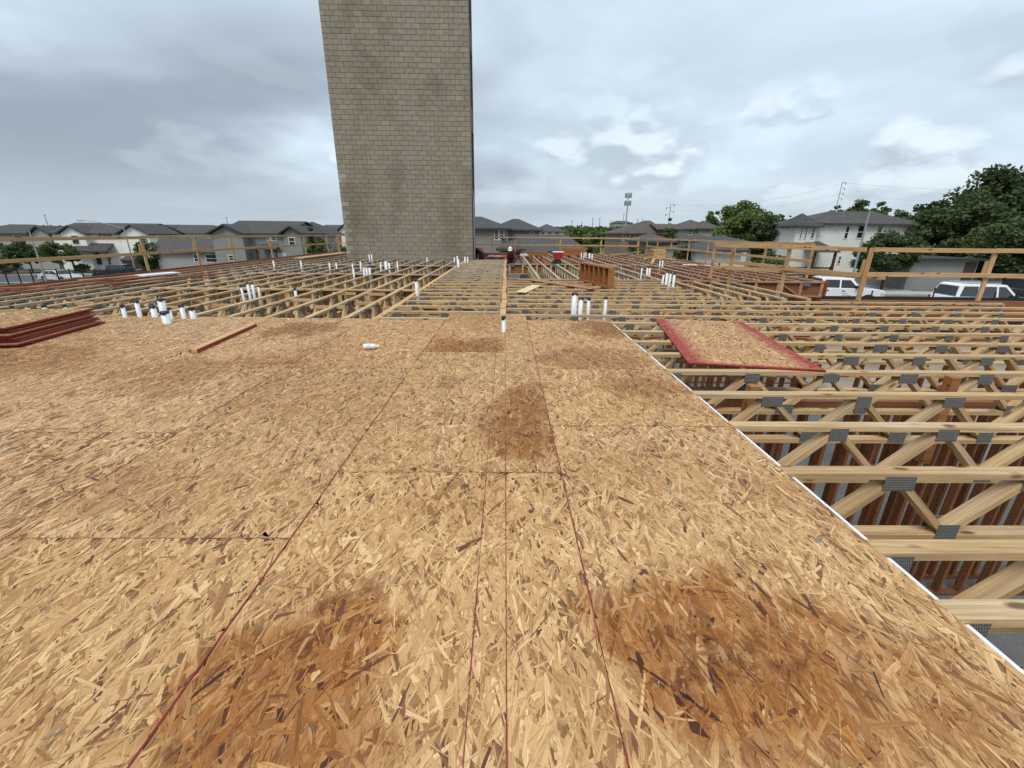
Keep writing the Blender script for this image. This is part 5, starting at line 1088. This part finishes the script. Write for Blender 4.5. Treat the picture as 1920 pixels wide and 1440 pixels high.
    for (xa, za), (xb, zb_), nm in ang:
        d = Vector((xb - xa, 0, zb_ - za)); nrm = Vector((-d.z, 0, d.x)).normalized(); nrm = nrm if (nrm.x > 0) == (nm == 'windshield') else -nrm
        Pq = []
        for t in (.1, .9):
            x, z = xa + d.x * t, za + d.z * t
            for s_ in (-1, 1): Pq.append(Vector((x, s_ * (sideY(z) - .10), z)))
        F1 = [p_ + nrm * .012 for p_ in Pq]; F0 = [p_ - nrm * .02 for p_ in Pq]
        obj(nm, MB().poly(F1 + F0, [(0, 1, 3, 2), (4, 6, 7, 5), (0, 4, 5, 1), (1, 5, 7, 3), (3, 7, 6, 2), (2, 6, 4, 0)]), 'glass_dark', o)
    xf = prof[2][0]; obj('grille', MB().box(xf - .06, xf + .012, -hw * .62, hw * .62, prof[3][1] - .38, prof[3][1] - .1), 'black_plastic', o, bevel=.02)
    obj('bumper', MB().box(xf - .22, xf + .07, -hw + .03, hw - .03, zb - .02, zb + .22), 'black_plastic' if kind != 'sedan' else paint, o, bevel=.03); xr = prof[0][0]
    obj('bumper', MB().box(xr - .08, xr + .2, -hw + .03, hw - .03, zb - .0, zb + .22), 'black_plastic' if kind == 'pickup' else paint, o, bevel=.03)
    if kind == 'suv':
        for s_ in (-1, 1): obj('roof_rack', MB().tube((-1.9, s_ * .68, top + .05), (.0, s_ * .68, top + .05), .022, .022, 8), 'rim', o)
    if kind == 'pickup':
        for k, (w_, z_) in enumerate(((.34, .30), (.6, .42), (.42, .5))): obj('door_lettering', MB().box(.0, w_, -hw - .006, -hw - .002, belt - z_ - .035, belt - z_), 'decal', o)
    return o
vehicle((23.5, 30.7, zg(23) + .034), R(-13), 'pickup', 'car_white', 'white crew cab pickup parked across the road behind the guardrail')
vehicle((30.8, 27.4, zg(28) + .034), R(-6), 'suv', 'car_white', 'white wagon with red tail lamp parked at the right')
vehicle((38.6, 31.4, zg(36) + .034), R(-5), 'pickup', 'car_black', 'black pickup behind the white wagon at the right margin')
p = onz(77, 533, zg(-40)); vehicle((p.x, p.y + 2.6, zg(p.x) + .034), R(-12), 'sedan', 'car_white', 'white car parked behind the black iron fence')
p = onz(222, 526, zg(-40)); vehicle((p.x, p.y + 1, zg(p.x) + .034), R(8), 'pickup', 'car_navy', 'dark blue pickup behind the left edge of the floor')
p = onz(275, 514, zg(-40)); vehicle((p.x, p.y + 3, zg(p.x) + .034), R(10), 'sedan', 'car_navy', 'dark car partly hidden behind the left guardrail post')
# ------------------------------------------------------------------ fences, lamps, masts, wires
def picket_fence(x0, x1, Y0, Y1, h, label, sp=2.2, pick=True):
    n = max(2, int((Vector((x1, Y1)) - Vector((x0, Y0))).length / sp)); o = empty('iron_fence', (x0, Y0, zg(x0))); tag(o, label, 'fence')
    for i in range(n + 1):
        t = i / n; x, y = (x1 - x0) * t, (Y1 - Y0) * t; z = zg(x0 + x) - zg(x0); obj('post', MB().box(x - .045, x + .045, y - .045, y + .045, z, z + h), 'iron', o)
        if i < n:
            x2, y2 = (x1 - x0) * (i + 1) / n, (Y1 - Y0) * (i + 1) / n; z2 = zg(x0 + x2) - zg(x0)
            for hh_ in (.15, h - .15): obj('rail', MB().bar((x, y, z + hh_), (x2, y2, z2 + hh_), .03, .035), 'iron', o)
            if pick:
                mb = MB(); m_ = 16
                for k in range(1, m_): u = k / m_; mb.box(x + (x2 - x) * u - .008, x + (x2 - x) * u + .008, y + (y2 - y) * u - .008, y + (y2 - y) * u + .008, z + (z2 - z) * u + .05, z + (z2 - z) * u + h - .05)
                tag(obj('picket', mb, 'iron', o), kind='stuff')
    return o
picket_fence(-70, -40, 51.2, 54.6, 1.85, 'black iron fence along the street behind the left guardrail', 1.35)
sf = empty('mesh_fence', (11.5, 20.5, zg(12))); tag(sf, 'black mesh site fence below the parked trucks', 'fence')
for i in range(9):
    x = i * 3.0; obj('post', MB().tube((x, 0, 0), (x, 0, 2.25 + .15 * (i % 2)), .03, .03, 8), 'iron', sf)
    if i < 8: obj('mesh_panel', MB().box(x + .03, x + 2.97, -.006, .006, .05, 1.98), 'mesh_black', sf)
o = empty('slat_fence', (25.5, 44.5, zg(26))); tag(o, 'black horizontal slat fence beside the cream house', 'fence')
for k in range(7): obj('slat', MB().box(0, 7.5, -.02, .02, .15 + k * .24, .3 + k * .24), 'iron', o)
for k in range(4): obj('post', MB().box(k * 2.5 - .05, k * 2.5 + .05, .021, .1, 0, 1.85), 'iron', o)
def street_lamp(xb, yb, xt, yt, Y, label, arm=None, lean=0.0):
    a = atY(xb, yb, Y); t_ = atY(xt, yt, Y); g = zg(a.x); o = empty('street_lamp', (a.x, Y, g)); tag(o, label, 'street lamp', 'street lamps'); h = t_.z - g
    obj('pole', MB().tube((0, 0, 0), (0, 0, h), .11, .06, 10), 'galv', o); obj('base', MB().tube((0, 0, 0), (0, 0, .3), .2, .16, 10), 'concrete', o)
    if arm:
        mb = MB(); pv = Vector((0, 0, h - .2))
        for k in range(1, 7): u = k / 6; q_ = Vector((arm * u, 0, h - .2 + .9 * math.sin(u * math.pi / 2))); mb.tube(pv, q_, .035, .03, 8); pv = q_
        obj('arm', mb, 'galv', o); obj('lamp_head', MB().box(arm * 1.0 - .5 * (1 if arm > 0 else -1) * 0 - .3, arm + .3, -.12, .12, h + .62, h + .74), 'galv', o, bevel=.03)
street_lamp(1600, 512, 1632, 397, 38, 'plain pale pole in front of the cream house')
street_lamp(88, 530, 54, 432, 52.5, 'leaning grey lamp post behind the iron fence at the left')
street_lamp(254, 507, 227, 425, 60, 'curved-arm lamp post before the white house', -5.4)
def mast(x, yb, yt, Y, label, kind):
    t_ = atY(x, yt, Y); g = zg(t_.x); h = t_.z - g; o = empty('cell_mast' if kind == 'cell' else 'utility_pole', (t_.x, Y, g)); tag(o, label, 'mast' if kind == 'cell' else 'utility pole', 'poles and masts on the skyline')
    r_ = .0014 * Y if kind == 'cell' else .0009 * Y; obj('pole', MB().tube((0, 0, 0), (0, 0, h), r_ * 1.4, r_ * .7, 8), 'galv', o)
    if kind == 'cell':
        for f_ in (.80, .93):
            ar = obj('antenna_ring', MB().tube((0, 0, h * f_), (0, 0, h * f_ + .25), .6, .6, 12), 'galv', o)
            for k in range(7):
                a_ = k * 2 * math.pi / 7; obj('antenna', MB().box(-.16, .16, -.1, .1, -.75, .75), 'galv', ar, T((.95 * math.cos(a_), .95 * math.sin(a_), h * f_ + .2)) @ RZ(a_))
    elif kind == 'power':
        for k, f_ in enumerate((.99, .92, .85, .78)):
            obj('cross_arm', MB().bar((0, 0, h * f_), ((1 if k % 2 == 0 or Y < 150 else -1) * .0085 * Y, 0, h * f_ - .1), .0007 * Y, .0007 * Y), 'galv', o); obj('insulator', MB().tube(((1 if k % 2 == 0 or Y < 150 else -1) * .008 * Y, 0, h * f_ - .2 - .003 * Y), ((1 if k % 2 == 0 or Y < 150 else -1) * .008 * Y, 0, h * f_ - .1), .0007 * Y, .0007 * Y, 6), 'trim_dark', o)
    else: obj('cross_arm', MB().box(-.0022 * Y, .0022 * Y, -.1, .1, h * .97, h * .97 + .0007 * Y), 'galv', o)
    return o
mast(1179, 425, 360, 150, 'cell mast with two rings of antennas on the skyline', 'cell')
mast(1580, 392, 340, 120, 'steel power pole with side arms above the cream house', 'power'); mast(1258, 412, 382, 160, 'steel power pole left of the conifers', 'power')
for i, (x, yt, Y) in enumerate(((1073, 413, 300), (1091, 416, 320), (1112, 408, 280), (1125, 408, 280), (1147, 414, 240), (1170, 400, 260), (1196, 411, 260), (1205, 410, 250))): mast(x, 435, yt, Y, 'thin distant utility pole on the skyline, %s from the left' % ORD[i], 'thin')
for i, (x, yt, Y, ln) in enumerate(((83, 402, 130, 0), (424, 407, 160, 0))): mast(x, 435, yt, Y, ('thin pole above the white house roof', 'thin pole above the long far roof')[i], 'thin')
a0 = atY(1585, 343, 120); 
for i, (dz, tgt) in enumerate(((0.0, (2300, 330, 100)), (-3.0, (2300, 350, 100)), (0.0, (1262, 384, 160)), (-2.4, (1262, 392, 160)))):
    b0 = atY(*tgt); mb = MB(); pv = None
    for k in range(17):
        u = k / 16; q_ = (a0 + Vector((0, 0, dz))).lerp(b0, u) - Vector((0, 0, 4 * 2.2 * u * (1 - u)))
        if pv is not None: mb.tube(pv, q_, .022, .022, 4, False)
        pv = q_
    tag(obj('power_line', mb, 'galv'), 'overhead wire %s' % ('running right from the steel pole, upper', 'running right from the steel pole, lower', 'running left from the steel pole, upper', 'running left from the steel pole, lower')[i], 'wire', 'overhead wires')
